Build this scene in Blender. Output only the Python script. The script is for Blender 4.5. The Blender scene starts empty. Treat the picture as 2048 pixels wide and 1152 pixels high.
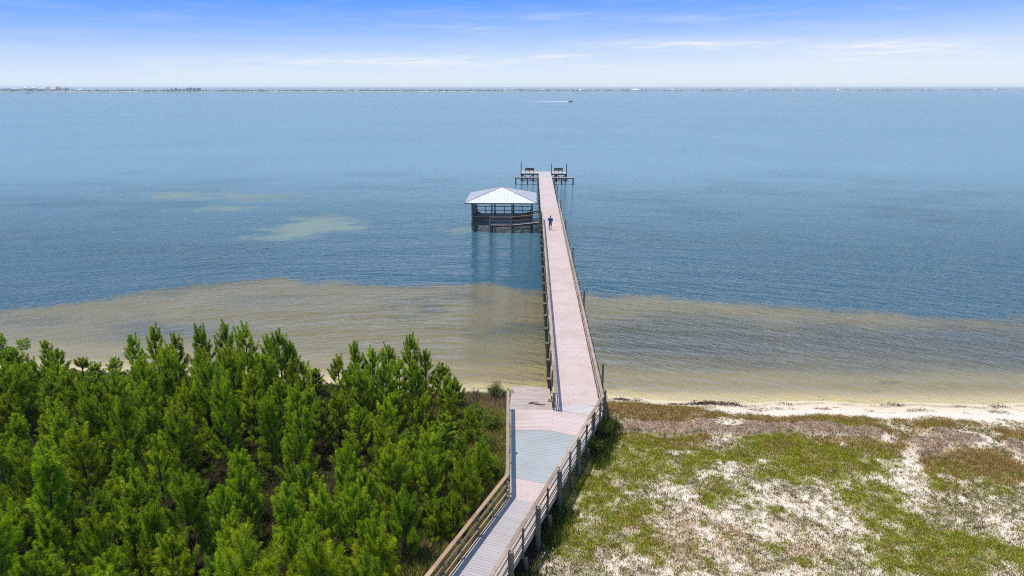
import bpy, math, random
import numpy as np
from mathutils import Vector, Matrix

R = math.radians
random.seed(11)
rng = np.random.default_rng(11)
sc = bpy.context.scene
C = sc.collection

# ------------------------------------------------------------------ camera
HC = 18.1
F = 1365.33
PITCH = math.atan(400 / F)
PSI = R(1.69)
cam_d = bpy.data.cameras.new('camera')
cam_d.sensor_width = 36
cam_d.lens = 24
cam_d.clip_start = 0.1
cam_d.clip_end = 120000
cam = bpy.data.objects.new('camera', cam_d)
cam.location = (0, 0, HC)
cam.rotation_euler = (R(90) - PITCH, 0, PSI)
C.objects.link(cam)
sc.camera = cam

# ------------------------------------------------------------------ world
w = bpy.data.worlds.new('World')
sc.world = w
w.use_nodes = True
SUN_TO = Vector((-0.285, 0.03, 1)).normalized()
EL = math.asin(SUN_TO.z)


class NT:
    """small node-tree helper"""
    def __init__(s, tree):
        s.t = tree
        s.n = tree.nodes
        s.l = tree.links

    def new(s, typ, **kw):
        n = s.n.new(typ)
        for k, v in kw.items():
            setattr(n, k, v)
        return n

    def put(s, sock, v):
        if v is None:
            return
        if hasattr(v, 'is_output'):
            s.l.new(v, sock)
        elif hasattr(v, 'outputs'):
            s.l.new(v.outputs[0], sock)
        else:
            sock.default_value = v

    def math(s, op, a, b=None, c=None, clamp=False):
        n = s.new('ShaderNodeMath', operation=op, use_clamp=clamp)
        s.put(n.inputs[0], a)
        s.put(n.inputs[1], b)
        s.put(n.inputs[2], c)
        return n.outputs[0]

    def mix(s, f, a, b, blend='MIX'):
        n = s.new('ShaderNodeMix', data_type='RGBA', blend_type=blend)
        s.put(n.inputs[0], f)
        s.put(n.inputs[6], a)
        s.put(n.inputs[7], b)
        return n.outputs[2]

    def ramp(s, f, stops, interp='LINEAR'):
        n = s.new('ShaderNodeValToRGB')
        n.color_ramp.interpolation = interp
        e = n.color_ramp.elements
        while len(e) < len(stops):
            e.new(0.5)
        for k, (p, c) in enumerate(stops):
            e[k].position = p
            e[k].color = (*c, 1) if len(c) == 3 else c
        s.put(n.inputs[0], f)
        return n.outputs[0]

    def noise(s, vec, scale, detail=3, rough=0.5, dist=0.0):
        n = s.new('ShaderNodeTexNoise')
        s.put(n.inputs['Vector'], vec)
        n.inputs['Scale'].default_value = scale
        n.inputs['Detail'].default_value = detail
        n.inputs['Roughness'].default_value = rough
        n.inputs['Distortion'].default_value = dist
        return n.outputs[0]

    def mapping(s, vec, scale=(1, 1, 1), rot=(0, 0, 0), loc=(0, 0, 0)):
        n = s.new('ShaderNodeMapping')
        s.put(n.inputs[0], vec)
        n.inputs['Scale'].default_value = scale
        n.inputs['Rotation'].default_value = rot
        n.inputs['Location'].default_value = loc
        return n.outputs[0]


def srgb(r, g, b):
    f = lambda c: (c / 255) / 12.92 if c / 255 <= 0.04045 else ((c / 255 + 0.055) / 1.055) ** 2.4
    return (f(r), f(g), f(b))


g = NT(w.node_tree)
g.n.clear()
sky = g.new('ShaderNodeTexSky', sky_type='NISHITA')
sky.sun_disc = False
sky.sun_elevation = EL
sky.sun_rotation = R(-84)
sky.altitude = 0
sky.air_density = 1.0
sky.dust_density = 0.6
sky.ozone_density = 1.5
high = g.mix(1.0, sky.outputs[0], (0.160, 0.182, 0.205, 1), 'MULTIPLY')
tc = g.new('ShaderNodeTexCoord').outputs['Generated']
sep = g.new('ShaderNodeSeparateXYZ')
g.put(sep.inputs[0], tc)
elev = g.math('MULTIPLY', g.math('ARCSINE', sep.outputs[2]), 180 / math.pi)
azim = g.math('MULTIPLY', g.math('ARCTAN2', sep.outputs[0], sep.outputs[1]), 180 / math.pi)
# graded low sky: deeper blue aloft, milky at the horizon, a little deeper away to the east
tilt = g.math('MULTIPLY_ADD', azim, -0.018, elev)
low = g.ramp(g.math('DIVIDE', tilt, 10.0, clamp=True), [
    (0.0, srgb(228, 240, 250)), (0.12, srgb(222, 236, 252)), (0.28, srgb(196, 220, 254)),
    (0.45, srgb(152, 192, 255)), (0.66, srgb(104, 164, 255)), (1.0, srgb(80, 146, 250))])
# thin cirrus streaks
vec = g.new('ShaderNodeCombineXYZ')
g.put(vec.inputs[0], azim)
g.put(vec.inputs[1], g.math('MULTIPLY', elev, 11.0))
wisp = g.noise(vec.outputs[0], 0.30, 8, 0.66, 0.35)
wisp2 = g.noise(vec.outputs[0], 0.16, 3, 0.5, 0.4)


def streak(px0, px1, py, th, amp):
    """a streak of cirrus, given by its azimuth span and elevation"""
    a0, a1 = [math.degrees(math.atan((x - 1024) / 1422)) - 1.69 for x in (px0, px1)]
    el = math.degrees(PITCH - math.atan((576 - py) / F)) * -1
    ac, aw, tw = (a0 + a1) / 2, (a1 - a0) / 2, th / 24.0
    dx = g.math('DIVIDE', g.math('SUBTRACT', azim, ac), aw)
    dy = g.math('DIVIDE', g.math('SUBTRACT', elev, el), tw)
    r2 = g.math('ADD', g.math('MULTIPLY', dx, dx), g.math('MULTIPLY', dy, dy))
    return g.math('MULTIPLY', g.math('EXPONENT', g.math('MULTIPLY', r2, -1.6)), amp)


acc = None
for s_ in [(1140, 1620, 91, 12, 1.0), (480, 1120, 124, 14, .95), (1040, 1220, 113, 6, 0.8), (1600, 1990, 103, 14, 1.0),
           (840, 1070, 58, 8, 0.4), (1000, 1260, 34, 10, 0.35), (1260, 1480, 41, 9, 0.3), (1130, 1240, 133, 4, 0.6),
           (1400, 2100, 128, 26, 0.45), (200, 700, 140, 20, 0.3)]:
    v = streak(*s_)
    acc = v if acc is None else g.math('ADD', acc, v)
cl = g.math('MULTIPLY', acc, g.ramp(wisp, [(0.36, (0, 0, 0)), (0.72, (1, 1, 1))]))
veil = g.math('MULTIPLY', g.ramp(wisp2, [(0.45, (0, 0, 0)), (0.8, (1, 1, 1))]), 0.12)
cl = g.math('MINIMUM', g.math('ADD', cl, veil), 0.95)
low = g.mix(cl, low, (*srgb(253, 251, 253), 1))
fac = g.math('SMOOTHSTEP', elev, 8.0, 24.0) if False else g.math('DIVIDE', g.math('SUBTRACT', elev, 6.9), 5.0, clamp=True)
col = g.mix(fac, low, high)
bg = g.new('ShaderNodeBackground')
g.put(bg.inputs[0], col)
bg.inputs[1].default_value = 1.0
out = g.new('ShaderNodeOutputWorld')
g.l.new(bg.outputs[0], out.inputs[0])

# ------------------------------------------------------------------ sun
sd = bpy.data.lights.new('sun', 'SUN')
sd.energy = 4.5
sd.angle = R(0.53)
sd.color = (1.0, 0.945, 0.85)
so = bpy.data.objects.new('sun', sd)
so.location = (-20, 0, 80)
so.rotation_euler = (-SUN_TO).to_track_quat('-Z', 'Y').to_euler()
C.objects.link(so)

vs = sc.view_settings
vs.view_transform = 'Standard'
vs.look = 'None'
vs.exposure = 0
vs.gamma = 1
vs.use_curve_mapping = False
sc.cycles.max_bounces = 8
sc.cycles.transparent_max_bounces = 8
sc.cycles.volume_bounces = 0
sc.cycles.filter_width = 1.05
sc.cycles.use_denoising = False
sc.cycles.sample_clamp_direct = 1.8
sc.cycles.sample_clamp_indirect = 1.8


# ------------------------------------------------------------------ photo geometry -> world
def un(x, y, z=1.6):
    a = x - 1024
    b = y - 576
    dn = b * math.cos(PITCH) + F * math.sin(PITCH)
    fw = F * math.cos(PITCH) - b * math.sin(PITCH)
    t = (HC - z) / dn
    X = a * t
    Y = fw * t
    c, s = math.cos(PSI), math.sin(PSI)
    return (X * c - Y * s, X * s + Y * c)


def pr(X, Y, z):
    c, s = math.cos(PSI), math.sin(PSI)
    xx = X * c + Y * s
    yy = -X * s + Y * c
    d = HC - z
    zc = yy * math.cos(PITCH) + d * math.sin(PITCH)
    yc = d * math.cos(PITCH) - yy * math.sin(PITCH)
    return (1024 + F * xx / zc, 576 + F * yc / zc)


# ------------------------------------------------------------------ mesh helpers
class MB:
    """collects shapes (with a tint per face) that become ONE mesh object"""
    def __init__(s):
        s.v = []
        s.f = []
        s.t = []

    def poly(s, pts, faces, tint=None):
        n = len(s.v)
        s.v += [tuple(p) for p in pts]
        t = random.random() if tint is None else tint
        for q in faces:
            s.f.append(tuple(n + i for i in q))
            s.t.append(t)
        return s

    def box(s, x0, x1, y0, y1, z0, z1, tint=None, m=None):
        p = [(x, y, z) for z in (z0, z1) for y in (y0, y1) for x in (x0, x1)]
        if m is not None:
            p = [tuple(m @ Vector(q)) for q in p]
        return s.poly(p, [(0, 2, 3, 1), (4, 5, 7, 6), (0, 1, 5, 4), (2, 6, 7, 3), (0, 4, 6, 2), (1, 3, 7, 5)], tint)

    def bar(s, a, b, wd, ht, tint=None, up=(0, 0, 1), roll=0):
        """board from a to b: wd across (horizontal), ht tall; a, b at its centre line"""
        a, b = Vector(a), Vector(b)
        d = (b - a).normalized()
        u = Vector(up)
        if abs(d.dot(u)) > 0.98:
            u = Vector((0, 1, 0))
        x = d.cross(u).normalized() * wd / 2
        z = x.cross(d).normalized() * ht / 2
        p = [a - x - z, a + x - z, a + x + z, a - x + z, b - x - z, b + x - z, b + x + z, b - x + z]
        return s.poly(p, [(3, 2, 1, 0), (4, 5, 6, 7), (0, 1, 5, 4), (1, 2, 6, 5), (2, 3, 7, 6), (3, 0, 4, 7)], tint)

    def tube(s, pts, rad, n=8, tint=None, cap=True):
        pts = [Vector(p) for p in pts]
        rs = rad if isinstance(rad, (list, tuple)) else [rad] * len(pts)
        base = len(s.v)
        t = random.random() if tint is None else tint
        ref = Vector((0.3, 1, 0.1)).normalized()
        for i, p in enumerate(pts):
            d = (pts[min(i + 1, len(pts) - 1)] - pts[max(i - 1, 0)]).normalized()
            if abs(d.dot(ref)) > 0.95:
                ref = Vector((1, 0.2, 0)).normalized()
            x = d.cross(ref).normalized()
            y = d.cross(x)
            for k in range(n):
                a = 2 * math.pi * k / n
                s.v.append(tuple(p + (x * math.cos(a) + y * math.sin(a)) * rs[i]))
        for i in range(len(pts) - 1):
            for k in range(n):
                k2 = (k + 1) % n
                s.f.append((base + i * n + k, base + i * n + k2, base + (i + 1) * n + k2, base + (i + 1) * n + k))
                s.t.append(t)
        if cap:
            s.f.append(tuple(base + k for k in reversed(range(n))))
            s.t.append(t)
            s.f.append(tuple(base + (len(pts) - 1) * n + k for k in range(n)))
            s.t.append(t)
        return s

    def mesh(s, name):
        me = bpy.data.meshes.new(name)
        me.from_pydata(s.v, [], s.f)
        a = me.attributes.new('tint', 'FLOAT', 'FACE')
        a.data.foreach_set('value', s.t)
        return me

    def build(s, name, mat, parent=None, loc=None, smooth=False, bevel=0):
        me = s.mesh(name)
        if smooth:
            me.polygons.foreach_set('use_smooth', [True] * len(me.polygons))
        return link(name, me, mat, parent, bevel)


def link(name, me, mat, parent=None, bevel=0):
    o = bpy.data.objects.new(name, me)
    if not me.materials:
        me.materials.append(mat)
    C.objects.link(o)
    if parent is not None:
        o.parent = parent
        # geometry is written in world coordinates; the parent empties may stand elsewhere
        o.matrix_parent_inverse = parent.matrix_world.inverted() if parent.type != 'EMPTY' or True else Matrix()
    if bevel:
        b = o.modifiers.new('bevel', 'BEVEL')
        b.width = bevel
        b.segments = 1
        b.limit_method = 'ANGLE'
    return o


def empty(name, loc=(0, 0, 0), rz=0):
    o = bpy.data.objects.new(name, None)
    o.empty_display_size = 0.2
    o.matrix_world = Matrix.Translation(loc) @ Matrix.Rotation(rz, 4, 'Z')
    C.objects.link(o)
    return o


def tag(o, label=None, cat=None, group=None, kind=None):
    if label:
        o['label'] = label
    if cat:
        o['category'] = cat
    if group:
        o['group'] = group
    if kind:
        o['kind'] = kind
    return o


def soup(name, V, nper, mat, cols=None, tint=None, parent=None, smooth=False):
    """V: (n*nper,3) vertices of n separate polygons with nper corners each; per-face colour or tint"""
    n = len(V) // nper
    me = bpy.data.meshes.new(name)
    me.vertices.add(len(V))
    me.vertices.foreach_set('co', np.asarray(V, dtype=np.float32).ravel())
    me.loops.add(n * nper)
    me.loops.foreach_set('vertex_index', np.arange(n * nper, dtype=np.int32))
    me.polygons.add(n)
    me.polygons.foreach_set('loop_start', np.arange(0, n * nper, nper, dtype=np.int32))
    me.polygons.foreach_set('loop_total', np.full(n, nper, dtype=np.int32))
    if cols is not None:
        a = me.attributes.new('Col', 'FLOAT_COLOR', 'FACE')
        c4 = np.ones((n, 4), dtype=np.float32)
        c4[:, :3] = cols
        a.data.foreach_set('color', c4.ravel())
    if tint is not None:
        a = me.attributes.new('tint', 'FLOAT', 'FACE')
        a.data.foreach_set('value', np.asarray(tint, dtype=np.float32))
    me.update()
    if mat is None:
        return me
    return link(name, me, mat, parent)


def grid_mesh(name, xs, ys, Z, mat, cols=None, extra=None, smooth=True):
    nx, ny = len(xs), len(ys)
    X, Y = np.meshgrid(xs, ys)
    V = np.stack([X.ravel(), Y.ravel(), np.asarray(Z).ravel()], 1).astype(np.float32)
    i = np.arange((nx - 1) * (ny - 1))
    r, c = i // (nx - 1), i % (nx - 1)
    a = r * nx + c
    Q = np.stack([a, a + 1, a + nx + 1, a + nx], 1).astype(np.int32)
    me = bpy.data.meshes.new(name)
    me.vertices.add(len(V))
    me.vertices.foreach_set('co', V.ravel())
    me.loops.add(Q.size)
    me.loops.foreach_set('vertex_index', Q.ravel())
    me.polygons.add(len(Q))
    me.polygons.foreach_set('loop_start', np.arange(0, Q.size, 4, dtype=np.int32))
    me.polygons.foreach_set('loop_total', np.full(len(Q), 4, dtype=np.int32))
    if smooth:
        me.polygons.foreach_set('use_smooth', np.ones(len(Q), dtype=bool))
    if cols is not None:
        at = me.attributes.new('Col', 'FLOAT_COLOR', 'POINT')
        c4 = np.ones((len(V), 4), dtype=np.float32)
        c4[:, :3] = np.asarray(cols).reshape(-1, 3)
        at.data.foreach_set('color', c4.ravel())
    if extra is not None:
        at = me.attributes.new('body', 'FLOAT', 'POINT')
        at.data.foreach_set('value', np.asarray(extra, dtype=np.float32).ravel())
    me.update()
    return link(name, me, mat)


# value noise
_tab = rng.random((512, 512)).astype(np.float32)


def vnoise(x, y):
    xi = np.floor(x).astype(int)
    yi = np.floor(y).astype(int)
    fx, fy = x - xi, y - yi
    fx = fx * fx * (3 - 2 * fx)
    fy = fy * fy * (3 - 2 * fy)
    a = _tab[yi % 512, xi % 512]
    b = _tab[yi % 512, (xi + 1) % 512]
    c = _tab[(yi + 1) % 512, xi % 512]
    d = _tab[(yi + 1) % 512, (xi + 1) % 512]
    return (a * (1 - fx) + b * fx) * (1 - fy) + (c * (1 - fx) + d * fx) * fy


def fbm(x, y, sc_, oct_=4, gain=0.5, off=0.0):
    x = np.asarray(x, dtype=float) * sc_ + off * 17.3 + 50
    y = np.asarray(y, dtype=float) * sc_ + off * 9.1 + 50
    s, a, tot = 0, 1, 0
    for _ in range(oct_):
        s = s + a * vnoise(x, y)
        tot += a
        a *= gain
        x = x * 2.03 + 11.7
        y = y * 2.03 + 5.3
    return s / tot


def smooth(a, b, x):
    t = np.clip((x - a) / (b - a), 0, 1)
    return t * t * (3 - 2 * t)


# ------------------------------------------------------------------ materials
def material(name):
    m = bpy.data.materials.new(name)
    m.use_nodes = True
    t = NT(m.node_tree)
    t.n.clear()
    o = t.new('ShaderNodeOutputMaterial')
    return m, t, o


def pbr(t, o, col, rough=0.8, normal=None, metal=0.0, spec=0.3):
    b = t.new('ShaderNodeBsdfPrincipled')
    t.put(b.inputs['Base Color'], col)
    t.put(b.inputs['Roughness'], rough)
    b.inputs['Metallic'].default_value = metal
    b.inputs['Specular IOR Level'].default_value = spec
    if normal is not None:
        t.put(b.inputs['Normal'], normal)
    t.l.new(b.outputs[0], o.inputs[0])
    return b


def bump(t, h, dist, strength=1.0):
    n = t.new('ShaderNodeBump')
    n.inputs['Strength'].default_value = strength
    n.inputs['Distance'].default_value = dist
    t.put(n.inputs['Height'], h)
    return n.outputs[0]


def wood(name, c0, c1, stain=None, rough=0.85, grain=(3, 3, 3), sf=0.5):
    """weathered timber: board-to-board tint, grain, blotchy stains"""
    m, t, o = material(name)
    p = t.new('ShaderNodeNewGeometry').outputs['Position']
    at = t.new('ShaderNodeAttribute', attribute_name='tint').outputs['Fac']
    c = t.mix(at, (*c0, 1), (*c1, 1))
    gr = t.noise(t.mapping(p, scale=grain), 6, 5, 0.65)
    c = t.mix(t.ramp(gr, [(0.3, (0, 0, 0)), (0.75, (1, 1, 1))]), c, t.mix(1.0, c, (0.62, 0.58, 0.54, 1), 'MULTIPLY'))
    if stain:
        st = t.noise(p, 1.1, 5, 0.65)
        c = t.mix(t.math('MULTIPLY', t.ramp(st, [(0.5, (0, 0, 0)), (0.64, (1, 1, 1))]), sf), c, (*stain, 1))
    pbr(t, o, c, rough, bump(t, gr, 0.006))
    return m


def decking(name, c0, c1, dirt=0.16):
    m, t, o = material(name)
    p = t.new('ShaderNodeNewGeometry').outputs['Position']
    at = t.new('ShaderNodeAttribute', attribute_name='tint').outputs['Fac']
    c = t.mix(at, (*c0, 1), (*c1, 1))
    n1 = t.noise(p, 0.55, 5, 0.6)
    c = t.mix(t.math('MULTIPLY', t.ramp(n1, [(0.42, (0, 0, 0)), (0.72, (1, 1, 1))]), dirt * 1.6), c, t.mix(1.0, c, (0.72, 0.68, 0.62, 1), 'MULTIPLY'))
    n2 = t.noise(t.mapping(p, scale=(2, 26, 2)), 3, 3, 0.6)
    c = t.mix(t.math('MULTIPLY', n2, dirt), c, t.mix(1.0, c, (0.6, 0.58, 0.56, 1), 'MULTIPLY'))
    pbr(t, o, c, 0.62, bump(t, n2, 0.002), spec=0.3)
    return m


M = {}
M['rail'] = wood('weathered_rail_wood', (0.47, 0.38, 0.30), (0.32, 0.23, 0.165), (0.20, 0.115, 0.065), grain=(2, 2, 2))
M['rail_new'] = wood('warm_rail_wood', (0.50, 0.36, 0.25), (0.38, 0.25, 0.155), (0.25, 0.13, 0.06), grain=(5, 5, 5), sf=0.6)
M['post'] = wood('treated_post_wood', (0.14, 0.15, 0.11), (0.20, 0.19, 0.145), (0.09, 0.11, 0.08), grain=(4, 4, 1))
M['pile'] = wood('wet_pile_wood', (0.10, 0.11, 0.085), (0.16, 0.15, 0.115), (0.05, 0.075, 0.05), grain=(4, 4, 1))
M['dark_wood'] = wood('dark_bench_wood', (0.095, 0.055, 0.04), (0.14, 0.08, 0.055), (0.05, 0.03, 0.025), grain=(2, 6, 6))
M['old_deck'] = wood('old_bare_planks', (0.62, 0.52, 0.46), (0.48, 0.39, 0.34), (0.26, 0.19, 0.15), grain=(1, 6, 6), sf=0.35)
M['pink'] = decking('pink_composite_decking', (0.585, 0.468, 0.425), (0.545, 0.43, 0.39), 0.30)
M['blue_deck'] = decking('blue_grey_decking', (0.375, 0.395, 0.39), (0.36, 0.38, 0.378), 0.3)
M['grey_deck'] = decking('grey_ramp_decking', (0.44, 0.405, 0.39), (0.39, 0.36, 0.35), 0.25)
M['beige_deck'] = decking('beige_grey_decking', (0.52, 0.48, 0.45), (0.48, 0.44, 0.42), 0.2)
M['gaz_deck'] = decking('gazebo_decking', (0.22, 0.21, 0.22), (0.17, 0.165, 0.175), 0.25)

m, t, o = material('white_metal_roofing')
p = t.new('ShaderNodeNewGeometry').outputs['Position']
at = t.new('ShaderNodeAttribute', attribute_name='tint').outputs['Fac']
n1 = t.noise(p, 1.2, 4, 0.6)
c = t.mix(t.ramp(n1, [(0.4, (0, 0, 0)), (0.8, (1, 1, 1))]), (0.70, 0.70, 0.70, 1), (0.58, 0.57, 0.56, 1))
c = t.mix(at, c, t.mix(1.0, c, (0.66, 0.66, 0.68, 1), 'MULTIPLY'))
pbr(t, o, c, 0.42, metal=0.0, spec=0.5)
M['roof'] = m
m, t, o = material('grey_roof_trim')
pbr(t, o, (0.22, 0.205, 0.2, 1), 0.6)
M['trim'] = m


def plain(name, col, rough=0.8, scale=8.0, var=0.7):
    m, t, o = material(name)
    p = t.new('ShaderNodeNewGeometry').outputs['Position']
    n1 = t.noise(p, scale, 4, 0.6)
    c = t.mix(n1, (*col, 1), (*[k * var for k in col], 1))
    pbr(t, o, c, rough)
    return m


m, t, o = material('pine_needles')
at = t.new('ShaderNodeAttribute', attribute_name='tint').outputs['Fac']
rnd = t.new('ShaderNodeObjectInfo').outputs['Random']
c = t.ramp(at, [(0.0, (0.035, 0.090, 0.006)), (0.4, (0.185, 0.295, 0.006)), (0.75, (0.42, 0.50, 0.008)), (1.0, (0.66, 0.62, 0.03))])
hs = t.new('ShaderNodeHueSaturation')
t.put(hs.inputs['Color'], c)
t.put(hs.inputs['Hue'], t.math('MULTIPLY_ADD', rnd, 0.026, 0.489))
t.put(hs.inputs['Value'], t.math('MULTIPLY_ADD', t.math('FRACT', t.math('MULTIPLY', rnd, 7.31)), 0.42, 0.78))
df = t.new('ShaderNodeBsdfPrincipled')
t.put(df.inputs['Base Color'], hs.outputs[0])
df.inputs['Roughness'].default_value = 0.42
df.inputs['Specular IOR Level'].default_value = 0.35
tr = t.new('ShaderNodeBsdfTranslucent')
t.put(tr.inputs[0], t.mix(1.0, hs.outputs[0], (1.5, 1.4, 0.5, 1), 'MULTIPLY'))
mx = t.new('ShaderNodeMixShader')
mx.inputs[0].default_value = 0.3
t.l.new(df.outputs[0], mx.inputs[1])
t.l.new(tr.outputs[0], mx.inputs[2])
t.l.new(mx.outputs[0], o.inputs[0])
M['needle'] = m
M['bark'] = plain('pine_bark', (0.115, 0.075, 0.055), 0.9, 14, 0.45)


def leafmat(name, tl=0.3):
    m, t, o = material(name)
    at = t.new('ShaderNodeAttribute', attribute_name='Col').outputs['Color']
    df = t.new('ShaderNodeBsdfDiffuse')
    t.put(df.inputs[0], at)
    tr = t.new('ShaderNodeBsdfTranslucent')
    t.put(tr.inputs[0], at)
    mx = t.new('ShaderNodeMixShader')
    mx.inputs[0].default_value = tl
    t.l.new(df.outputs[0], mx.inputs[1])
    t.l.new(tr.outputs[0], mx.inputs[2])
    t.l.new(mx.outputs[0], o.inputs[0])
    return m


M['leaf'] = leafmat('leaf_and_blade', 0.3)
M['litter'] = leafmat('dead_plant_litter', 0.05)

# ------------------------------------------------------------------ shoreline, ground, water
SX = [-90, -60, -45, -28.8, -20, -13, -8, -5, -3.2, 0, 4.7, 7.2, 13.2, 22, 29.6, 45, 90]
SY = [44, 43.2, 42.4, 41.4, 40.8, 40.2, 39.3, 38.7, 38.9, 38.6, 38.2, 37.95, 37.9, 38.0, 38.25, 38.8, 40.5]


def shore(x, y=None):
    return np.interp(x, SX, SY) + (fbm(x, np.zeros_like(np.asarray(x, dtype=float)), 0.35, 3, 0.5, 3) - 0.5) * 0.9


def blob(X, Y, items, zref=0.6, power=2.0):
    acc = np.zeros_like(X)
    for it in items:
        px, py, rx, ry = it[:4]
        amp = it[4] if len(it) > 4 else 1.0
        cx, cy = un(px, py, zref)
        ax = abs(un(px + rx, py, zref)[0] - cx)
        ay = abs(un(px, py - ry, zref)[1] - un(px, py + ry, zref)[1]) / 2
        d = ((X - cx) / ax) ** 2 + ((Y - cy) / ay) ** 2
        acc = np.maximum(acc, amp * np.exp(-0.7 * d ** (power / 2)))
    return acc


GREEN = [(1250, 920, 110, 50, 1.2), (1200, 990, 75, 55, 1.2), (1330, 935, 90, 32), (1270, 1012, 65, 28), (1555, 890, 95, 22), (1620, 930, 120, 26, 1.1), (1400, 930, 60, 22, .7),
         (1500, 912, 60, 26, .9), (1745, 1015, 50, 42, .95), (1800, 1045, 60, 30, .7), (1900, 1112, 130, 46, 1.05), (1290, 1095, 40, 20, .6), (1150, 1050, 40, 30, .8), (1500, 1020, 40, 20, .5),
         (1560, 985, 30, 16, .6), (1420, 1000, 60, 20, .6), (1980, 980, 60, 24, .55), (1560, 1110, 60, 24, .5), (1830, 1130, 90, 24, .9), (1130, 1110, 20, 20, .5),
         (1700, 960, 60, 24, .6), (1860, 960, 70, 16, .5)]
BROWN = [(1285, 824, 100, 22, 1.2), (1390, 828, 60, 14, .8), (1520, 832, 110, 13, 1.0), (1640, 840, 110, 14, 1.0), (1700, 870, 90, 20, .9), (1610, 895, 150, 22, .6), (1770, 885, 60, 22, .6),
         (1935, 925, 100, 30, 1.1), (1840, 842, 80, 12, .75), (2010, 856, 50, 18, .7), (1560, 880, 60, 14, .7), (2040, 940, 50, 20, .8), (1450, 845, 50, 8, .6),
         (1345, 880, 60, 14, .8), (1480, 895, 40, 12, .5)]
RED = [(1350, 1080, 90, 42, .9), (1450, 1095, 60, 36, .8), (1600, 1112, 60, 34, .8), (1570, 1060, 40, 20, .5), (1500, 1130, 60, 20, .6), (1390, 830, 40, 10, .4), (1600, 830, 80, 8, .6)]
WRACK = [(1225, 858, 22, 9, 1.2), (1275, 853, 50, 9, 1.2), (1340, 860, 50, 11, 1.2), (1410, 854, 60, 11, 1.2), (1480, 858, 60, 10, 1.2), (1550, 853, 60, 9, 1.2), (1630, 857, 60, 9, 1.2),
         (1700, 862, 55, 8, 1.1), (1760, 872, 22, 12, .9), (1860, 892, 40, 13, 1.1), (1925, 872, 50, 12, 1.2), (1830, 905, 26, 8, .9), (2045, 893, 30, 14, .9)]
BARE = [(1440, 818, 45, 9, 1.0), (1880, 832, 120, 8, .6), (2000, 815, 120, 12, 1.3), (1800, 815, 120, 8, 1.2), (1795, 855, 30, 14, 1.0), (1950, 868, 30, 9, .8), (1320, 985, 60, 14, .8), (1450, 900, 50, 10, .5),
        (1390, 1015, 60, 20, .9), (1120, 1120, 20, 20, .4), (1600, 1000, 60, 26, .8), (1660, 1050, 60, 30, .8), (1790, 960, 70, 14, .9), (1940, 1000, 90, 16, .7), (1960, 1040, 60, 18, .6), (1240, 1030, 30, 30, .4)]


def veg(X, Y):
    """green, brown, red cover and wrack in 0..1 at ground points right of the boardwalk"""
    wx = X + (fbm(X, Y, 0.9, 3, 0.5, 1) - 0.5) * 2.2
    wy = Y + (fbm(X, Y, 0.9, 3, 0.5, 2) - 0.5) * 1.6
    n = fbm(X, Y, 1.1, 5, 0.62, 5)
    n2 = fbm(X, Y, 0.45, 4, 0.55, 6)
    bare = blob(wx, wy, BARE)
    G = blob(wx, wy, GREEN) - 0.45 * bare
    B = blob(wx, wy, BROWN) - 0.3 * bare
    Rr = blob(wx, wy, RED)
    W = blob(wx, wy, WRACK, 0.75, 4.0)
    G = np.clip(G * 1.1 + (n - 0.5) * 2.5 + (n2 - 0.5) * 0.8, 0, 1)
    B = np.clip(B * 1.1 + (n - 0.5) * 2.4 + (n2 - 0.5) * 1.2, 0, 1)
    Rr = np.clip(Rr * 0.8 + (fbm(X, Y, 1.3, 4, 0.6, 9) - 0.5) * 1.6, 0, 1)
    return G, B, Rr, np.clip(W * 1.3 + (n - 0.5) * 0.9, 0, 1)


def rail_x(y):
    """x of the right-hand boardwalk rail at y"""
    return np.interp(y, [10, 18.9, 32.6, 34], [-4.5, -1.2, 3.85, 4.0])


def ground_z(X, Y, W=None):
    s = shore(X) - Y
    z = np.where(s < 0, s * 0.09, np.minimum(s * 0.14, 0.28) + 0.42 * smooth(1.6, 4.5, s))
    if W is None:
        W = np.clip(blob(X, Y, WRACK, 0.75, 4.0), 0, 1)
    z = z + 0.22 * np.clip(W, 0, 1) + smooth(1.5, 5, s) * (fbm(X, Y, 0.5, 4, 0.5, 12) - 0.5) * 0.22
    # low vegetated foredune right of the pier and the bank left of the ramp
    z = z + 0.25 * np.exp(-((X - 7) / 3) ** 2 - ((Y - 35.6) / 1.1) ** 2)
    z = z + 0.25 * np.exp(-((X + 4.2) / 2.4) ** 2 - ((Y - 36) / 1.8) ** 2)
    return z


def axis(parts):
    o = []
    for a, b, st in parts:
        o.append(np.arange(a, b, st))
    return np.concatenate(o)


gx = axis([(-90, -34, 2.0), (-34, -3, 0.25), (-3, 31, 0.09), (31, 92, 2.0)])
gy = axis([(-30, 14, 2.0), (14, 39.2, 0.09), (39.2, 45, 0.2), (45, 56, 2.0)])
GXX, GYY = np.meshgrid(gx, gy)
G_, B_, R_, W_ = veg(GXX, GYY)
GZ = ground_z(GXX, GYY, W_ * (blob(GXX, GYY, WRACK, 0.75, 4.0) > 0.2))
s_ = shore(GXX) - GYY
col = np.empty(GXX.shape + (3,))
fine = fbm(GXX, GYY, 3.1, 4, 0.6, 20)[..., None]
sand = np.array([0.70, 0.61, 0.50]) * (0.86 + 0.28 * fine)
wet = np.array([0.60, 0.50, 0.34])
litter = np.array([0.030, 0.022, 0.014]) * (0.6 + 0.9 * fbm(GXX, GYY, 1.4, 4, 0.6, 22))[..., None]  # litter brown, darkened to carry the shade between the crowns
green = np.array([0.24, 0.225, 0.035])
brown = np.array([0.30, 0.20, 0.08])
red = np.array([0.46, 0.34, 0.22])
wr = np.array([0.36, 0.26, 0.175]) * (0.6 + 0.8 * fine)
col[:] = sand


def lay(c, m_):
    global col
    m_ = m_[..., None]
    col = col * (1 - m_) + c * m_


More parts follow.
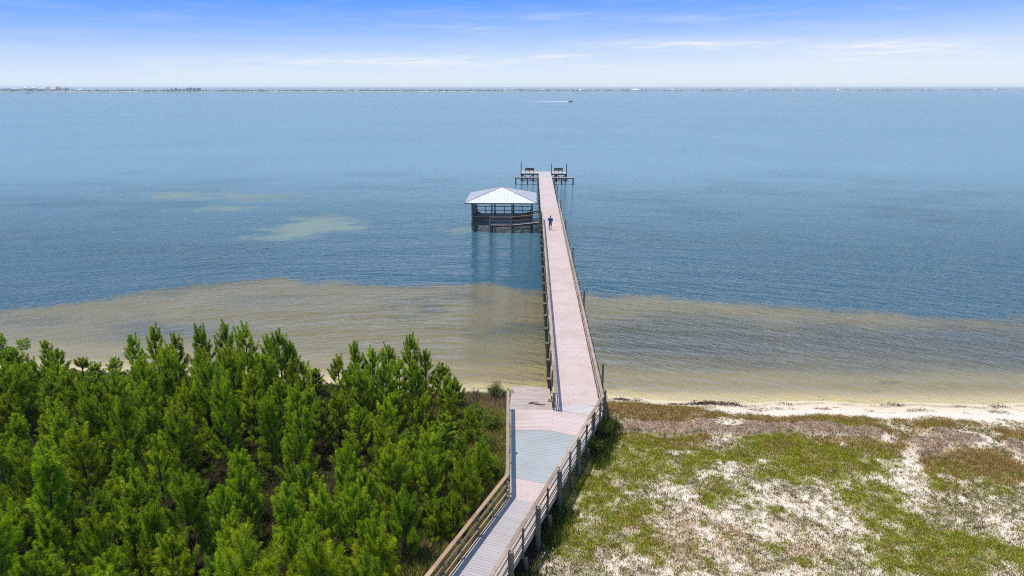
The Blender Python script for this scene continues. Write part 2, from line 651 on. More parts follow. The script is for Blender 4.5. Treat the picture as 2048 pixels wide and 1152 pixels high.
in0 = 0.5 + 1.9 * smooth(8, 15, GXX) + 2.2 * (fbm(GXX, GYY, 0.45, 4, 0.6, 44) - 0.45) * smooth(5, 9, GXX)
inland = smooth(0, 1.2, s_ - in0)
# grey-mauve dusting of dead stems on the back-beach sand
lay(np.array([0.42, 0.35, 0.25]) + 0 * col, 0.6 * smooth(0.42, 0.66, fbm(GXX, GYY, 0.8, 5, 0.65, 30)) * inland)
lay(red + 0 * col, 0.6 * R_ * inland)
lay(brown + 0 * col, 0.8 * smooth(0.25, 0.9, B_) * (0.5 + 0.5 * smooth(0.40, 0.55, fbm(GXX, GYY, 2.6, 3, 0.6, 34))) * inland)
lay(green + 0 * col, 0.9 * smooth(0.2, 0.8, G_) * (0.55 + 0.45 * smooth(0.40, 0.55, fbm(GXX, GYY, 2.6, 3, 0.6, 33))) * inland)
lay(wr, smooth(0.35, 0.6, W_) * (blob(GXX, GYY, WRACK, 0.75, 4.0) > 0.15) * inland)
lay(wet + 0 * col, (1 - smooth(0.0, 2.4, s_)))
# dark strand line at the water's edge
strand = np.exp(-((s_ - 0.55 - 0.5 * (fbm(GXX, GYY, 0.7, 3, 0.5, 40) - 0.5)) / 0.16) ** 2) * smooth(0.42, 0.6, fbm(GXX, GYY, 1.2, 4, 0.6, 41))
lay(np.array([0.14, 0.10, 0.085]) + 0 * col, 0.5 * strand)
# left of the boardwalk: pine litter with the crowns' shade painted in; brown-green weeds by the landing
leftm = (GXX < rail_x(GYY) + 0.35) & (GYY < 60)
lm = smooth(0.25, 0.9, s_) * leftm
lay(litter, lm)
weedm = lm * smooth(-6.0, -3.2, GXX) * smooth(24, 27, GYY) * 0.9
lay(np.array([0.20, 0.18, 0.06]) + 0 * col, weedm)

m, t, o = material('ground_surface')
at = t.new('ShaderNodeAttribute', attribute_name='Col').outputs['Color']
p = t.new('ShaderNodeNewGeometry').outputs['Position']
n1 = t.noise(p, 9, 5, 0.7)
n2 = t.noise(p, 32, 3, 0.6)
c = t.mix(t.ramp(n1, [(0.52, (0, 0, 0)), (0.72, (1, 1, 1))]), at, t.mix(1.0, at, (0.66, 0.58, 0.48, 1), 'MULTIPLY'))
c = t.mix(t.math('MULTIPLY', t.ramp(n2, [(0.45, (0, 0, 0)), (0.7, (1, 1, 1))]), 0.4), c, t.mix(1.0, c, (1.2, 1.2, 1.2, 1), 'MULTIPLY'))
pbr(t, o, c, 0.95, bump(t, t.math('ADD', n1, t.math('MULTIPLY', n2, 0.4)), 0.05), spec=0.1)
M['ground'] = m
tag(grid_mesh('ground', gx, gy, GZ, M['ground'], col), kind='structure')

# --- water sheet, out to the horizon
wx_ = np.unique(np.concatenate([-np.geomspace(95, 60000, 26)[::-1], np.arange(-95, 95, 0.6), np.geomspace(95, 60000, 26)]))
wy_ = np.unique(np.concatenate([[-200, 30], np.arange(36, 72, 0.35), np.arange(72, 150, 1.0), np.geomspace(150, 60000, 60)]))
WX, WY = np.meshgrid(wx_, wy_)
WX2 = WX + (fbm(WX, WY, 0.12, 4, 0.55, 61) - 0.5) * 6
WY2 = WY + (fbm(WX, WY, 0.16, 4, 0.55, 62) - 0.5) * 3.0
d = WY - np.interp(WX, SX, SY)
EX = [-95, -60, -45.1, -38.3, -31.5, -26.5, -25.0, -21.3, -18, -12.4, -7, -4.0, -2.3, -0.1, 4.7, 10, 15, 20, 26.8, 32, 36, 40, 60, 95]
EY = [44, 50, 53.8, 56.9, 61.6, 64.0, 65.2, 62.5, 62.6, 61.8, 62.4, 63.9, 62.0, 61.0, 60.3, 59.4, 58.6, 57.4, 55.4, 54.2, 52.8, 53.6, 50, 46]
edge = np.interp(WX, EX, EY) + (fbm(WX, WY, 0.30, 5, 0.62, 63) - 0.5) * 4.0
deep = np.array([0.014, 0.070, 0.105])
far = np.array([0.125, 0.245, 0.310])  # pale distance haze painted into the water's own colour, growing seaward
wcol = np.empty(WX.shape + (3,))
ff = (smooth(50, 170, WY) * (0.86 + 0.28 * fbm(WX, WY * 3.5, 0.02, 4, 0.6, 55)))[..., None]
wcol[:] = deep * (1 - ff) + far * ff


def wlay(c, m_):
    global wcol
    m_ = np.clip(m_, 0, 1)[..., None]
    wcol = wcol * (1 - m_) + np.array(c) * m_


patch = fbm(WX, WY * 1.8, 0.07, 5, 0.55, 64)
# pale shoals further out
SHOAL = [(625, 455, 85, 22, 1.0), (590, 440, 40, 8, .7), (640, 470, 50, 8, .7), (430, 392, 200, 9, .65), (455, 418, 90, 9, .6), (560, 400, 60, 6, .5), (300, 395, 60, 8, .4), (930, 460, 30, 8, .5), (90, 450, 120, 16, .22), (60, 345, 120, 10, .2), (150, 440, 60, 8, .2)]
wlay([0.16, 0.215, 0.17], 0.9 * smooth(0.25, 0.8, blob(WX2, WY2, SHOAL, 0.0, 2.4) + (patch - 0.5) * 0.8 + (fbm(WX, WY, 0.35, 4, 0.65, 69) - 0.5) * 0.9) * (WY > 60))
wlay([0.018, 0.062, 0.085], 0.4 * smooth(0.5, 0.75, patch) * (1 - smooth(80, 200, WY)))
# sandbar shelf between shore and drop-off
shelf = smooth(-1.1, 1.6, edge - WY + (fbm(WX, WY, 1.1, 3, 0.6, 68) - 0.5) * 1.2)
n_s = fbm(WX, WY, 0.11, 4, 0.6, 66)
sandc = np.array([0.165, 0.130, 0.048])
wlay(sandc, shelf * 0.93)
wlay([0.066, 0.072, 0.048], shelf * 0.75 * smooth(0.45, 0.7, n_s) * smooth(5, 9, d))
wlay([0.185, 0.152, 0.065], shelf * (0.5 * (1 - smooth(7, 11, d)) + 0.45 * smooth(0.55, 0.75, fbm(WX, WY, 0.2, 3, 0.5, 67))))
wlay([0.060, 0.062, 0.048], shelf * 0.85 * np.exp(-((d - 9.5) / 4.5) ** 2) * smooth(1, 8, WX))
DARKP = [(2100, 700, 10, 4, .1), (330, 668, 120, 14, .9), (260, 655, 60, 9, .6), (520, 600, 60, 10, .35), (60, 645, 60, 10, .5), (1760, 740, 90, 14, .5), (1500, 735, 100, 8, .4), (1900, 668, 110, 14, 1.0), (2010, 715, 120, 22, .7), (1330, 700, 90, 10, .5)]
wlay([0.035, 0.055, 0.065], shelf * 0.75 * blob(WX2, WY2, DARKP, 0.0, 2.0))
wlay([0.34, 0.265, 0.12], 0.9 * (1 - smooth(1.2, 5.5, d)))
EDGED = [(1235, 776, 30, 6, 1.0), (1300, 783, 60, 4, .9), (1280, 772, 30, 4, .7), (1900, 768, 24, 3, .45), (1780, 762, 24, 3, .7), (1830, 768, 16, 3, .4), (1640, 790, 20, 3, .8), (1740, 785, 20, 3, .6), (1550, 782, 24, 2, .6), (1420, 778, 30, 3, .5), (1650, 786, 14, 3, .6)]
wlay([0.055, 0.052, 0.055], 0.9 * smooth(0.35, 0.7, blob(WX2 * 0 + WX + (fbm(WX, WY, 0.8, 3, 0.5, 70) - .5) * 1.5, WY + (fbm(WX, WY, 0.8, 3, 0.5, 71) - .5) * .8, EDGED, 0.0, 2.0) + (fbm(WX, WY, 1.3, 3, 0.5, 72) - .5) * 1.0))
body = smooth(0.0, 4.0, d)

m, t, o = material('sea_water')
at = t.new('ShaderNodeAttribute', attribute_name='Col').outputs['Color']
ab = t.new('ShaderNodeAttribute', attribute_name='body').outputs['Fac']
p = t.new('ShaderNodeNewGeometry').outputs['Position']
sx = t.new('ShaderNodeSeparateXYZ')
t.put(sx.inputs[0], p)
xo = t.math('ADD', sx.outputs[0], 7.0)
cv = t.math('MULTIPLY', t.math('SQRT', t.math('ADD', t.math('MULTIPLY', xo, xo), 480.0)), 0.8)


def wavevec(stretch, amt):
    # crests bend round the headland: lines of equal y + amt * cv
    n = t.new('ShaderNodeCombineXYZ')
    t.put(n.inputs[0], t.math('MULTIPLY', sx.outputs[0], stretch))
    t.put(n.inputs[1], t.math('ADD', sx.outputs[1], t.math('MULTIPLY', cv, amt)))
    return n.outputs[0]


wv = wavevec(0.16, 1.65)
wv2 = wavevec(0.30, 0.8)
h1 = t.noise(wv, 3.0, 3, 0.6, 0.2)
h2 = t.noise(wv2, 1.2, 2, 0.5, 0.2)
h3 = t.noise(p, 6.5, 2, 0.5)
h4 = t.noise(wavevec(0.25, 0.3), 0.22, 3, 0.6)
h = t.math('ADD', t.math('MULTIPLY', h1, 0.19), t.math('ADD', t.math('MULTIPLY', h2, 0.30), t.math('ADD', t.math('MULTIPLY', h3, 0.040), t.math('MULTIPLY', h4, 0.9))))
gust = t.noise(t.mapping(p, scale=(0.25, 1.0, 1.0)), 0.018, 4, 0.6)
h = t.math('MULTIPLY', h, t.math('MULTIPLY_ADD', t.ramp(gust, [(0.35, (0, 0, 0)), (0.65, (1, 1, 1))]), 0.5, 0.75))
nrm = bump(t, h, 1.0, 1.0)
df = t.new('ShaderNodeBsdfDiffuse')
t.put(df.inputs[0], at)
tp = t.new('ShaderNodeBsdfTransparent')
tp.inputs[0].default_value = (0.92, 0.93, 0.82, 1)
b1 = t.new('ShaderNodeMixShader')
t.put(b1.inputs[0], ab)
t.l.new(tp.outputs[0], b1.inputs[1])
t.l.new(df.outputs[0], b1.inputs[2])
gl = t.new('ShaderNodeBsdfGlossy')
gl.inputs['Roughness'].default_value = 0.08
t.put(gl.inputs['Normal'], nrm)
fr = t.new('ShaderNodeFresnel')
fr.inputs[0].default_value = 1.33
t.put(fr.inputs[1], nrm)
b2 = t.new('ShaderNodeMixShader')
t.put(b2.inputs[0], fr.outputs[0])
t.l.new(b1.outputs[0], b2.inputs[1])
t.l.new(gl.outputs[0], b2.inputs[2])
t.l.new(b2.outputs[0], o.inputs[0])
M['water'] = m
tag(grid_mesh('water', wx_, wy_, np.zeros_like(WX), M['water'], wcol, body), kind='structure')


# ------------------------------------------------------------------ decks
def clip(poly, a, b, c):
    """keep the part of poly where a*x+b*y<=c"""
    o = []
    n = len(poly)
    for i in range(n):
        p, q = poly[i], poly[(i + 1) % n]
        dp, dq = a * p[0] + b * p[1] - c, a * q[0] + b * q[1] - c
        if dp <= 0:
            o.append(p)
        if (dp < 0 < dq) or (dq < 0 < dp):
            k = dp / (dp - dq)
            o.append((p[0] + (q[0] - p[0]) * k, p[1] + (q[1] - p[1]) * k))
    return o


def deck(mb, poly, ang, z=1.6, wd=0.145, gap=0.009, th=0.035, zf=None, tv=1.0):
    """planks laid at angle ang (degrees from +X) clipped to a convex polygon"""
    ca, sa = math.cos(R(ang)), math.sin(R(ang))
    nx, ny = -sa, ca
    ds = [nx * x + ny * y for x, y in poly]
    k = min(ds)
    while k < max(ds):
        q = clip(clip(poly, -nx, -ny, -k), nx, ny, k + wd - gap)
        k += wd
        if len(q) < 3:
            continue
        area = sum(q[i][0] * q[(i + 1) % len(q)][1] - q[(i + 1) % len(q)][0] * q[i][1] for i in range(len(q)))
        if abs(area) < 0.01:
            continue
        if area < 0:
            q = q[::-1]
        n = len(q)
        zz = [(zf(x, y) if zf else z) for x, y in q]
        top = [(x, y, a) for (x, y), a in zip(q, zz)]
        bot = [(x, y, a - th) for (x, y), a in zip(q, zz)]
        mb.poly(top + bot, [tuple(range(n)), tuple(reversed(range(n, 2 * n)))] +
                [(n + i, n + (i + 1) % n, (i + 1) % n, i) for i in range(n)], random.random() * tv)


def railing(parent, a, b, z, posts, mids=True, mat=None, capw=0.15, side=1, post_h=1.05, z2=None, lower=(0.62, 0.24), pilep=True, seg=3.6, name='railing', ground=None, rpost=0.1):
    """railing from a to b (xy) above deck level z; parts: rails and posts as sub-parts"""
    z2 = z if z2 is None else z2
    mat = mat or M['rail']
    A, B_v = Vector((*a, z)), Vector((*b, z2))
    L = (B_v - A).length
    d_ = (B_v - A) / L
    nrm_ = Vector((d_.y, -d_.x, 0)).normalized() * side
    root = None
    mb = MB()
    k = 0
    while k < L - 0.01:
        e = min(k + seg, L)
        if L - e < 0.8:
            e = L
        mb.bar(A + d_ * k + Vector((0, 0, 1.05 - 0.02)), A + d_ * (e - 0.006) + Vector((0, 0, 1.05 - 0.02 + random.uniform(-.004, .004))), capw, 0.04)
        k = e
    root = mb.build(name, mat, parent)
    for hh in lower:
        mb = MB()
        k = 0
        while k < L - 0.01:
            e = min(k + seg, L)
            if L - e < 0.8:
                e = L
            mb.bar(A + d_ * k + Vector((0, 0, hh)) + nrm_ * 0.02, A + d_ * (e - 0.006) + Vector((0, 0, hh)) + nrm_ * 0.02, 0.04, 0.10)
            k = e
        mb.build('rail', mat, root)
    return root


DZ = 1.6
# ---- the long pier
pier = tag(empty('pier', (2.5, 34, 0)), 'long straight pink pier running from the shore far out into the sea', 'pier')
pink = MB()
deck(pink, [(1.28, 33.88), (3.74, 33.84), (3.74, 133.5), (1.28, 133.5)], 0, tv=0.7)
pink.build('deck', M['pink'], pier)
bd = MB()
deck(bd, [(1.28, 133.52), (3.74, 133.52), (3.74, 141.8), (1.28, 141.8)], 0)
tag(bd.build('deck', M['beige_deck'], pier), 'beige grey planks at the sea end')
fr_ = MB()
for x in (1.26, 3.76):
    for k in range(18):
        y0, y1 = 33.9 + k * 6, min(33.9 + (k + 1) * 6, 141.8)
        fr_.box(x - 0.02, x + 0.02, y0, y1 - 0.01, DZ - 0.29, DZ - 0.012)
for x in (2.0, 2.9):
    fr_.box(x - 0.03, x + 0.03, 33.9, 141.8, DZ - 0.27, DZ - 0.037)
fr_.box(1.29, 3.73, 141.81, 141.85, DZ - 0.29, DZ - 0.012)
fr_.build('joists', M['rail'], pier)
ys = [35.0 + 3.0 * k for k in range(36)]
for k, y in enumerate(ys):
    gz = float(ground_z(np.array([2.5]), np.array([y]))[0])
    for x, tp_ in ((1.14, 1.3), (3.88, 1.3)):
        mb = MB()
        jx, jy = random.uniform(-.03, .03), random.uniform(-.05, .05)
        mb.tube([(x + jx, y + jy, min(gz, 0) - 1.2), (x, y, tp_)], [0.13, 0.12], 10)
        mb.bar((x - 0.15, y - 0.13, DZ - 0.42), (x + 0.15, y - 0.13, DZ - 0.42), 0.06, 0.02)
        mb.build('pile', M['pile'], pier, smooth=False)
for y in ys:
    MB().bar((0.98, y, 1.195), (4.02, y, 1.195), 0.30, 0.22).build('cross_beam', M['post'], pier)


def rail_posts(root, x, y0, y1, st, ox):
    k = y0
    while k <= y1 + 0.01:
        mb = MB()
        mb.box(x + ox - 0.045, x + ox + 0.045, k - 0.045, k + 0.045, DZ - 0.3, DZ + 1.005)
        mb.build('post', M['post'], root)
        k += st


lr = railing(pier, (1.34, 33.05), (1.34, 88.2), DZ, None, side=-1, seg=4.2)
rail_posts(lr, 1.34, 33.2, 88.2, 3.05, -0.09)
rr = railing(pier, (3.78, 32.7), (3.74, 96.2), DZ, None, side=1, seg=4.2)
rail_posts(rr, 3.78, 35.6, 96, 3.02, 0.09)

# tall light poles along the pier's right-hand side (parts of the pier)
for k, y in enumerate([35.07, 49.4, 63.7, 78.0, 92.3, 106.6, 120.9]):
    x = [3.99, 3.98, 3.95, 3.93, 3.90, 3.9, 3.9][k]
    mb = MB()
    mb.tube([(x, y, -0.8), (x, y, 3.44)], [0.075, 0.062], 8)
    mb.tube([(x, y, 3.44), (x, y, 3.5)], [0.085, 0.075], 8)
    mb.build('tall_post', M['post'], pier)
for (x, y, zt) in ((-2.25, 138.4, 3.95), (3.85, 138.3, 3.62), (6.86, 138.4, 3.6)):
    mb = MB()
    mb.tube([(x, y, -0.8), (x, y, zt)], [0.10, 0.085], 8)
    mb.build('tall_post', M['post'], pier)

# ---- landing and ramp
land = tag(empty('boardwalk_landing', (0.8, 30, 0)), 'wide pink and blue grey landing where the ramp meets the long pier', 'boardwalk')
def rin(y):
    """inner deck edge beside the right rail"""
    return 3.72 - (32.75 - y) * 0.3664


def lin(y):
    return -1.1 + (33.2 - y) * 0.032 if y >= 25.1 else -0.86 - (25.1 - y) * 0.392


pk = MB()
deck(pk, [(-1.1, 33.2), (-0.97, 30.93), (1.05, 30.9), (1.28, 33.2)], 0)
deck(pk, [(1.285, 33.19), (1.055, 30.88), (2.14, 30.42), (rin(30.42), 30.42), (rin(32.6), 32.6), (2.98, 32.66)], -14)
tag(pk.build('deck', M['pink'], land), 'pink planks nearest the pier')
gy_ = MB()
deck(gy_, [(1.29, 33.87), (3.62, 33.82), (3.74, 33.4), (3.70, 32.75), (2.99, 32.68), (1.29, 33.21)], -3)
tag(gy_.build('deck', M['beige_deck'], land), 'grey wedge of planks at the foot of the pier')
bl = MB()
deck(bl, [(-0.97, 30.91), (0.78, 30.88), (1.05, 30.86), (2.13, 30.40), (rin(30.4), 30.4), (rin(25.95), 25.95), (-0.86, 26.58)], -8)
tag(bl.build('deck', M['blue_deck'], land), 'large blue grey patch of planks')
fr_ = MB()
for (a, b) in (((3.78, 32.75), (3.78, 34.0)), ((3.76, 32.7), (0.30, 23.25)),):
    L_ = math.hypot(b[0] - a[0], b[1] - a[1])
    fr_.bar((*a, DZ - 0.15), (*b, DZ - 0.15), 0.045, 0.28)
fr_.bar((-1.14, 33.2, DZ - 0.17), (-0.93, 25.15, DZ - 0.17), 0.05, 0.28)
for yy in (31.9, 29.3, 26.9):
    fr_.bar((lin(yy), yy, DZ - 0.2), (rin(yy), yy, DZ - 0.2), 0.06, 0.2)
tag(fr_.build('fascia', M['pink'], land), 'pale boards edging the landing')

ramp = tag(empty('boardwalk_ramp', (-1.5, 22, 0)), 'grey plank ramp with brown handrails coming up from the bottom edge of the picture', 'boardwalk')
pk = MB()
deck(pk, [(-0.86, 26.57), (rin(25.94), 25.94), (rin(24.55), 24.55), (-0.83, 24.98)], -14)
tag(pk.build('deck', M['pink'], ramp), 'pink strip of planks below the blue grey patch')
gr = MB()
deck(gr, [(-0.83, 24.97), (rin(24.54), 24.54), (rin(14), 14), (lin(14), 14)], -20)
tag(gr.build('deck', M['grey_deck'], ramp), 'mauve grey planks')
fr_ = MB()
fr_.bar((0.28, 23.2, DZ - 0.15), (rin(13) + 0.04, 13, DZ - 0.15), 0.045, 0.28)
fr_.bar((-0.9, 25.0, DZ - 0.15), (lin(13) - 0.04, 13, DZ - 0.15), 0.045, 0.28)
tag(fr_.build('fascia', M['pink'], ramp), 'pale boards edging the ramp')


def pile(parent, x, y, top=1.05, r=0.105, low=None):
    gz = float(ground_z(np.array([x]), np.array([y]))[0])
    mb = MB()
    mb.tube([(x, y, gz - 0.6), (x + random.uniform(-.02, .02), y, DZ + top - 0.045)], [r, r * 0.95], 12)
    return mb.build('post', M['post'], parent)


# landing railings (left side parallel to the pier, then the two sides of the ramp)
l1 = railing(land, (-1.19, 33.3), (-0.93, 25.1), DZ, None, side=-1, seg=2.9)
for y in (33.1, 30.3, 27.8, 25.3):
    pile(l1, -1.235 + (33.1 - y) * 0.032, y, 1.0, 0.085)
r1 = railing(land, (3.80, 32.85), (1.21, 25.75), DZ, None, side=1, seg=2.9, mat=M['rail'])
for (x, y) in ((3.98, 33.6), (3.10 + .06, 31.0), (2.2 + .06, 28.3)):
    pile(r1, x, y, 1.03, 0.11)
for (x, y) in ((3.6, 32.1), (2.72, 29.7), (1.80, 27.1)):
    mb = MB()
    mb.box(x - 0.045, x + 0.045, y - 0.045, y + 0.045, DZ - 0.28, DZ + 1.0)
    mb.build('post', M['post'], r1)
    mb = MB()
    mb.tube([(x + .1, y, 0.1), (x + .1, y, DZ - 0.3)], 0.10, 10)
    mb.build('pile', M['post'], land)
l2 = railing(ramp, (-0.92, 25.12), (-5.27, 14.0), DZ, None, side=-1, seg=3.1, mat=M['rail_new'])
for y in (25.0, 22.45, 19.9, 17.2):
    pile(l2, -0.92 - (25.12 - y) * 0.391 - 0.05, y, 1.0, 0.085)
for y in (23.7, 21.1, 18.5):
    x = -0.92 - (25.12 - y) * 0.391 - 0.07
    mb = MB()
    mb.box(x - 0.04, x + 0.04, y - 0.04, y + 0.04, DZ - 0.28, DZ + 1.0)
    mb.build('post', M['post'], l2)
r2 = railing(ramp, (1.20, 25.7), (-3.05, 14.0), DZ, None, side=1, seg=2.85, mat=M['rail'])
for (x, y) in ((1.21 + .07, 25.55), (0.27 + .08, 22.9), (-0.72 + .09, 20.25), (-1.62, 17.6)):
    pile(r2, x, y, 1.03, 0.11)
for y in (24.2, 21.55, 18.9):
    x = 1.20 - (25.7 - y) * 0.3633 + 0.08
    mb = MB()
    mb.box(x - 0.045, x + 0.045, y - 0.045, y + 0.045, DZ - 0.28, DZ + 1.0)
    mb.build('post', M['post'], r2)
    mb = MB()
    mb.tube([(x + .1, y, 0.1), (x + .1, y, DZ - 0.3)], 0.10, 10)
    mb.build('pile', M['post'], ramp)

# ---- old bare ramp down to the beach
beach = tag(empty('beach_ramp', (0, 35.5, 0)), 'old bare wooden ramp going down to the sand beside the pier', 'ramp')
zf = lambda x, y: 1.585 - (y - 33.22) * 0.19
mb = MB()
deck(mb, [(-1.12, 33.22), (1.2, 33.22), (1.16, 38.2), (-1.14, 38.2)], 0, wd=0.165, gap=0.03, zf=zf)
mb.build('deck', M['old_deck'], beach)
mb = MB()
for x in (-1.05, 0, 1.1):
    mb.bar((x, 33.25, 1.42), (x, 38.15, 0.49), 0.05, 0.22)
mb.build('stringer', M['post'], beach)

# twig litter on the old ramp
for k, (px, py, lab) in enumerate(((1072, 808, 'curled brown strip of bark lying on the old bare ramp'),)):
    root_x, root_y = un(px, py, 1.45)
    mb = MB()
    pts = [(-0.42, 0.12), (-0.25, 0.22), (-0.05, 0.12), (0.15, -0.02), (0.35, -0.06), (0.5, 0.02)]
    P3 = [(root_x + a, root_y + b, zf(0, root_y + b) + 0.03) for a, b in pts]
    mb.tube(P3, [0.02, 0.045, 0.055, 0.06, 0.05, 0.02], 6)
    mb.tube([(root_x - 0.35, root_y + 0.45, zf(0, root_y + .45) + .02), (root_x + 0.1, root_y + 0.55, zf(0, root_y + .55) + .02)], [0.02, 0.025], 5)
    tag(mb.build('bark_strip', plain('dead_bark', (0.16, 0.10, 0.07)), None), lab, 'driftwood')
lx, ly = un(1033, 907, 1.6)
mb = MB()
for k in range(9):
    a = random.uniform(0, 6.28)
    b = a + 2.4
    r0 = random.uniform(.02, .09)
    cx, cy = lx + r0 * math.cos(a), ly + r0 * math.sin(a)
    mb.poly([(cx, cy, 1.606), (cx + .09 * math.cos(b), cy + .09 * math.sin(b), 1.64), (cx + .05 * math.cos(b + .9), cy + .05 * math.sin(b + .9), 1.61)], [(0, 1, 2)])
tag(mb.build('pine_sprig', plain('dark_sprig', (0.03, 0.05, 0.015)), None), 'small dark green sprig lying on the blue grey patch of the landing', 'sprig')

mb = MB()
for k in range(260):
    yy = random.uniform(30, 60) if random.random() < .6 else random.uniform(60, 138)
    xx = random.uniform(1.4, 3.65)
    if yy < 33.9:
        xx = random.uniform(-.9, 2.0)
    a = random.uniform(0, 6.28)
    L_ = random.uniform(.02, .07)
    dxx, dyy = math.cos(a) * L_, math.sin(a) * L_
    mb.poly([(xx - dxx, yy - dyy, DZ + .005), (xx + dyy * .35, yy - dxx * .35, DZ + .007), (xx + dxx, yy + dyy, DZ + .005), (xx - dyy * .35, yy + dxx * .35, DZ + .007)], [(0, 1, 2, 3)])
tag(mb.build('leaf_litter', plain('dry_leaf_bits', (0.22, 0.15, 0.10)), None), 'bits of dry leaf and needle scattered on the pink deck', 'litter', kind='stuff')

# ------------------------------------------------------------------ gazebo
gaz = tag(empty('gazebo', (-4.0, 92.4, 0)), 'square open gazebo over the water with a white hipped metal roof', 'gazebo')
GX0, GX1, GY0, GY1, GZ0 = -7.95, 0.08, 88.75, 96.2, 1.0
mb = MB()
deck(mb, [(GX0, GY0), (GX1, GY0), (GX1, GY1), (GX0, GY1)], 90, z=GZ0, wd=0.18, gap=0.02)
mb.build('deck', M['gaz_deck'], gaz)
mb = MB()
for y in (GY0 - 0.03, GY1 + 0.03):
    mb.box(GX0, GX1, y - 0.025, y + 0.025, GZ0 - 0.3, GZ0 - 0.005)
for x in (GX0 - 0.03, GX1 + 0.03):
    mb.box(x - 0.025, x + 0.025, GY0 - 0.056, GY1 + 0.056, GZ0 - 0.3, GZ0 - 0.005)
for y in (90.5, 92.5, 94.5):
    mb.box(GX0, GX1, y - 0.04, y + 0.04, GZ0 - 0.26, GZ0 - 0.04)
mb.build('frame', M['pile'], gaz)
EZ = 3.74
gpx = [-7.85, -5.27, -2.62, 0.0]
gposts = [(x, GY0 - 0.02) for x in gpx] + [(x, GY1 + 0.02) for x in gpx] + [(GX0 + .08, 91.2), (GX0 + .08, 93.7), (0.0, 91.2), (0.0, 93.7)]
for (x, y) in gposts:
    mb = MB()
    mb.tube([(x, y, -1.4), (x, y, GZ0 + 0.2)], 0.13, 10, tint=0.2)
    mb.box(x - 0.09, x + 0.09, y - 0.09, y + 0.09, GZ0 + 0.2, EZ - 0.15)
    mb.build('post', M['post'], gaz)
RX0, RX1, RY0, RY1 = -8.72, 0.60, 87.65, 97.15
AX, AY, AZ = (RX0 + RX1) / 2 - 0.03, (RY0 + RY1) / 2, 5.28
mb = MB()
th = 0.03
cs = [(RX0, RY0), (RX1, RY0), (RX1, RY1), (RX0, RY1)]
mb.poly([(x, y, EZ + 0.1) for x, y in cs] + [(AX, AY, AZ)], [(0, 1, 4)], 0.3)
mb.poly([(x, y, EZ + 0.1) for x, y in cs] + [(AX, AY, AZ)], [(1, 2, 4), (2, 3, 4), (3, 0, 4)], 0.2)
roof = mb.build('roof', M['roof'], gaz)
MB().poly([(x, y, EZ + 0.1 - th) for x, y in cs] + [(AX, AY, AZ - th)], [(1, 0, 4), (2, 1, 4), (3, 2, 4), (0, 3, 4)], 0.5).build('ceiling', M['dark_wood'], roof)
mb = MB()
for side in range(4):
    a, b = Vector((*cs[side], EZ + 0.1)), Vector((*cs[(side + 1) % 4], EZ + 0.1))
    ap = Vector((AX, AY, AZ))
    L_ = (b - a).length
    n_ = 22
    mid = (a + b) / 2
    for k in range(1, n_):
        q = a + (b - a) * (k / n_)
        f_ = 1 - abs(k / n_ - 0.5) * 2
        # rib climbs parallel to the slope line until it meets the hip
        e_ = q + (ap - mid) * f_ * 0.985
        mb.bar(q + Vector((0, 0, 0.018)), e_ + Vector((0, 0, 0.018)), 0.022, 0.035, tint=0.62 if side == 0 else 0.45)
mb.build('seam', M['roof'], roof)
mb = MB()
for c_ in cs:
    mb.bar((c_[0], c_[1], EZ + 0.135), (AX, AY, AZ + 0.035), 0.13, 0.025)
mb.build('hip_cap', plain('hip_cap_metal', (0.36, 0.34, 0.33), 0.5), roof)
mb = MB()
for k in range(4):
    a, b = cs[k], cs[(k + 1) % 4]
    mb.bar((*a, EZ + 0.02), (*b, EZ + 0.02), 0.04, 0.16)
mb.build('eave_trim', M['trim'], roof)
mb = MB()
for k in range(4):
    q = [(GX0 + .08, GY0), (GX1 - .08, GY0), (GX1 - .08, GY1), (GX0 + .08, GY1)]
    a, b = q[k], q[(k + 1) % 4]
    mb.bar((*a, EZ - 0.12), (*b, EZ - 0.12), 0.09, 0.2)
mb.build('beam', M['dark_wood'], gaz)


def rail_run(parent, a, b, z, z2=None, mat=None, lower=(0.5,), top=0.95, post_at=(), name='railing', cap=(0.13, 0.05)):
    z2 = z if z2 is None else z2
    mat = mat or M['rail']
    mb = MB()
    mb.bar((*a, z + top), (*b, z2 + top), cap[0], cap[1])
    root = mb.build(name, mat, parent)
    for h_ in lower:
        MB().bar((*a, z + h_), (*b, z2 + h_), 0.045, 0.09).build('rail', mat, root)
    for f_ in post_at:
        x, y, zz = a[0] + (b[0] - a[0]) * f_, a[1] + (b[1] - a[1]) * f_, z + (z2 - z) * f_
        MB().box(x - 0.05, x + 0.05, y - 0.05, y + 0.05, zz - 0.25, zz + top - 0.03).build('post', M['post'], root)
    return root


rail_run(gaz, (GX0 + .08, GY1 + .1), (GX1 - .08, GY1 + .1), GZ0, mat=M['dark_wood'], post_at=(0.165, 0.5, 0.835), lower=(0.4,), cap=(.1, .08))
rail_run(gaz, (GX0, GY0), (GX0, GY1), GZ0, mat=M['dark_wood'], post_at=(0.17, 0.5, 0.83))
rail_run(gaz, (GX1, GY0 + 0.1), (GX1, GY1), GZ0, mat=M['dark_wood'], post_at=(0.17, 0.5, 0.83))


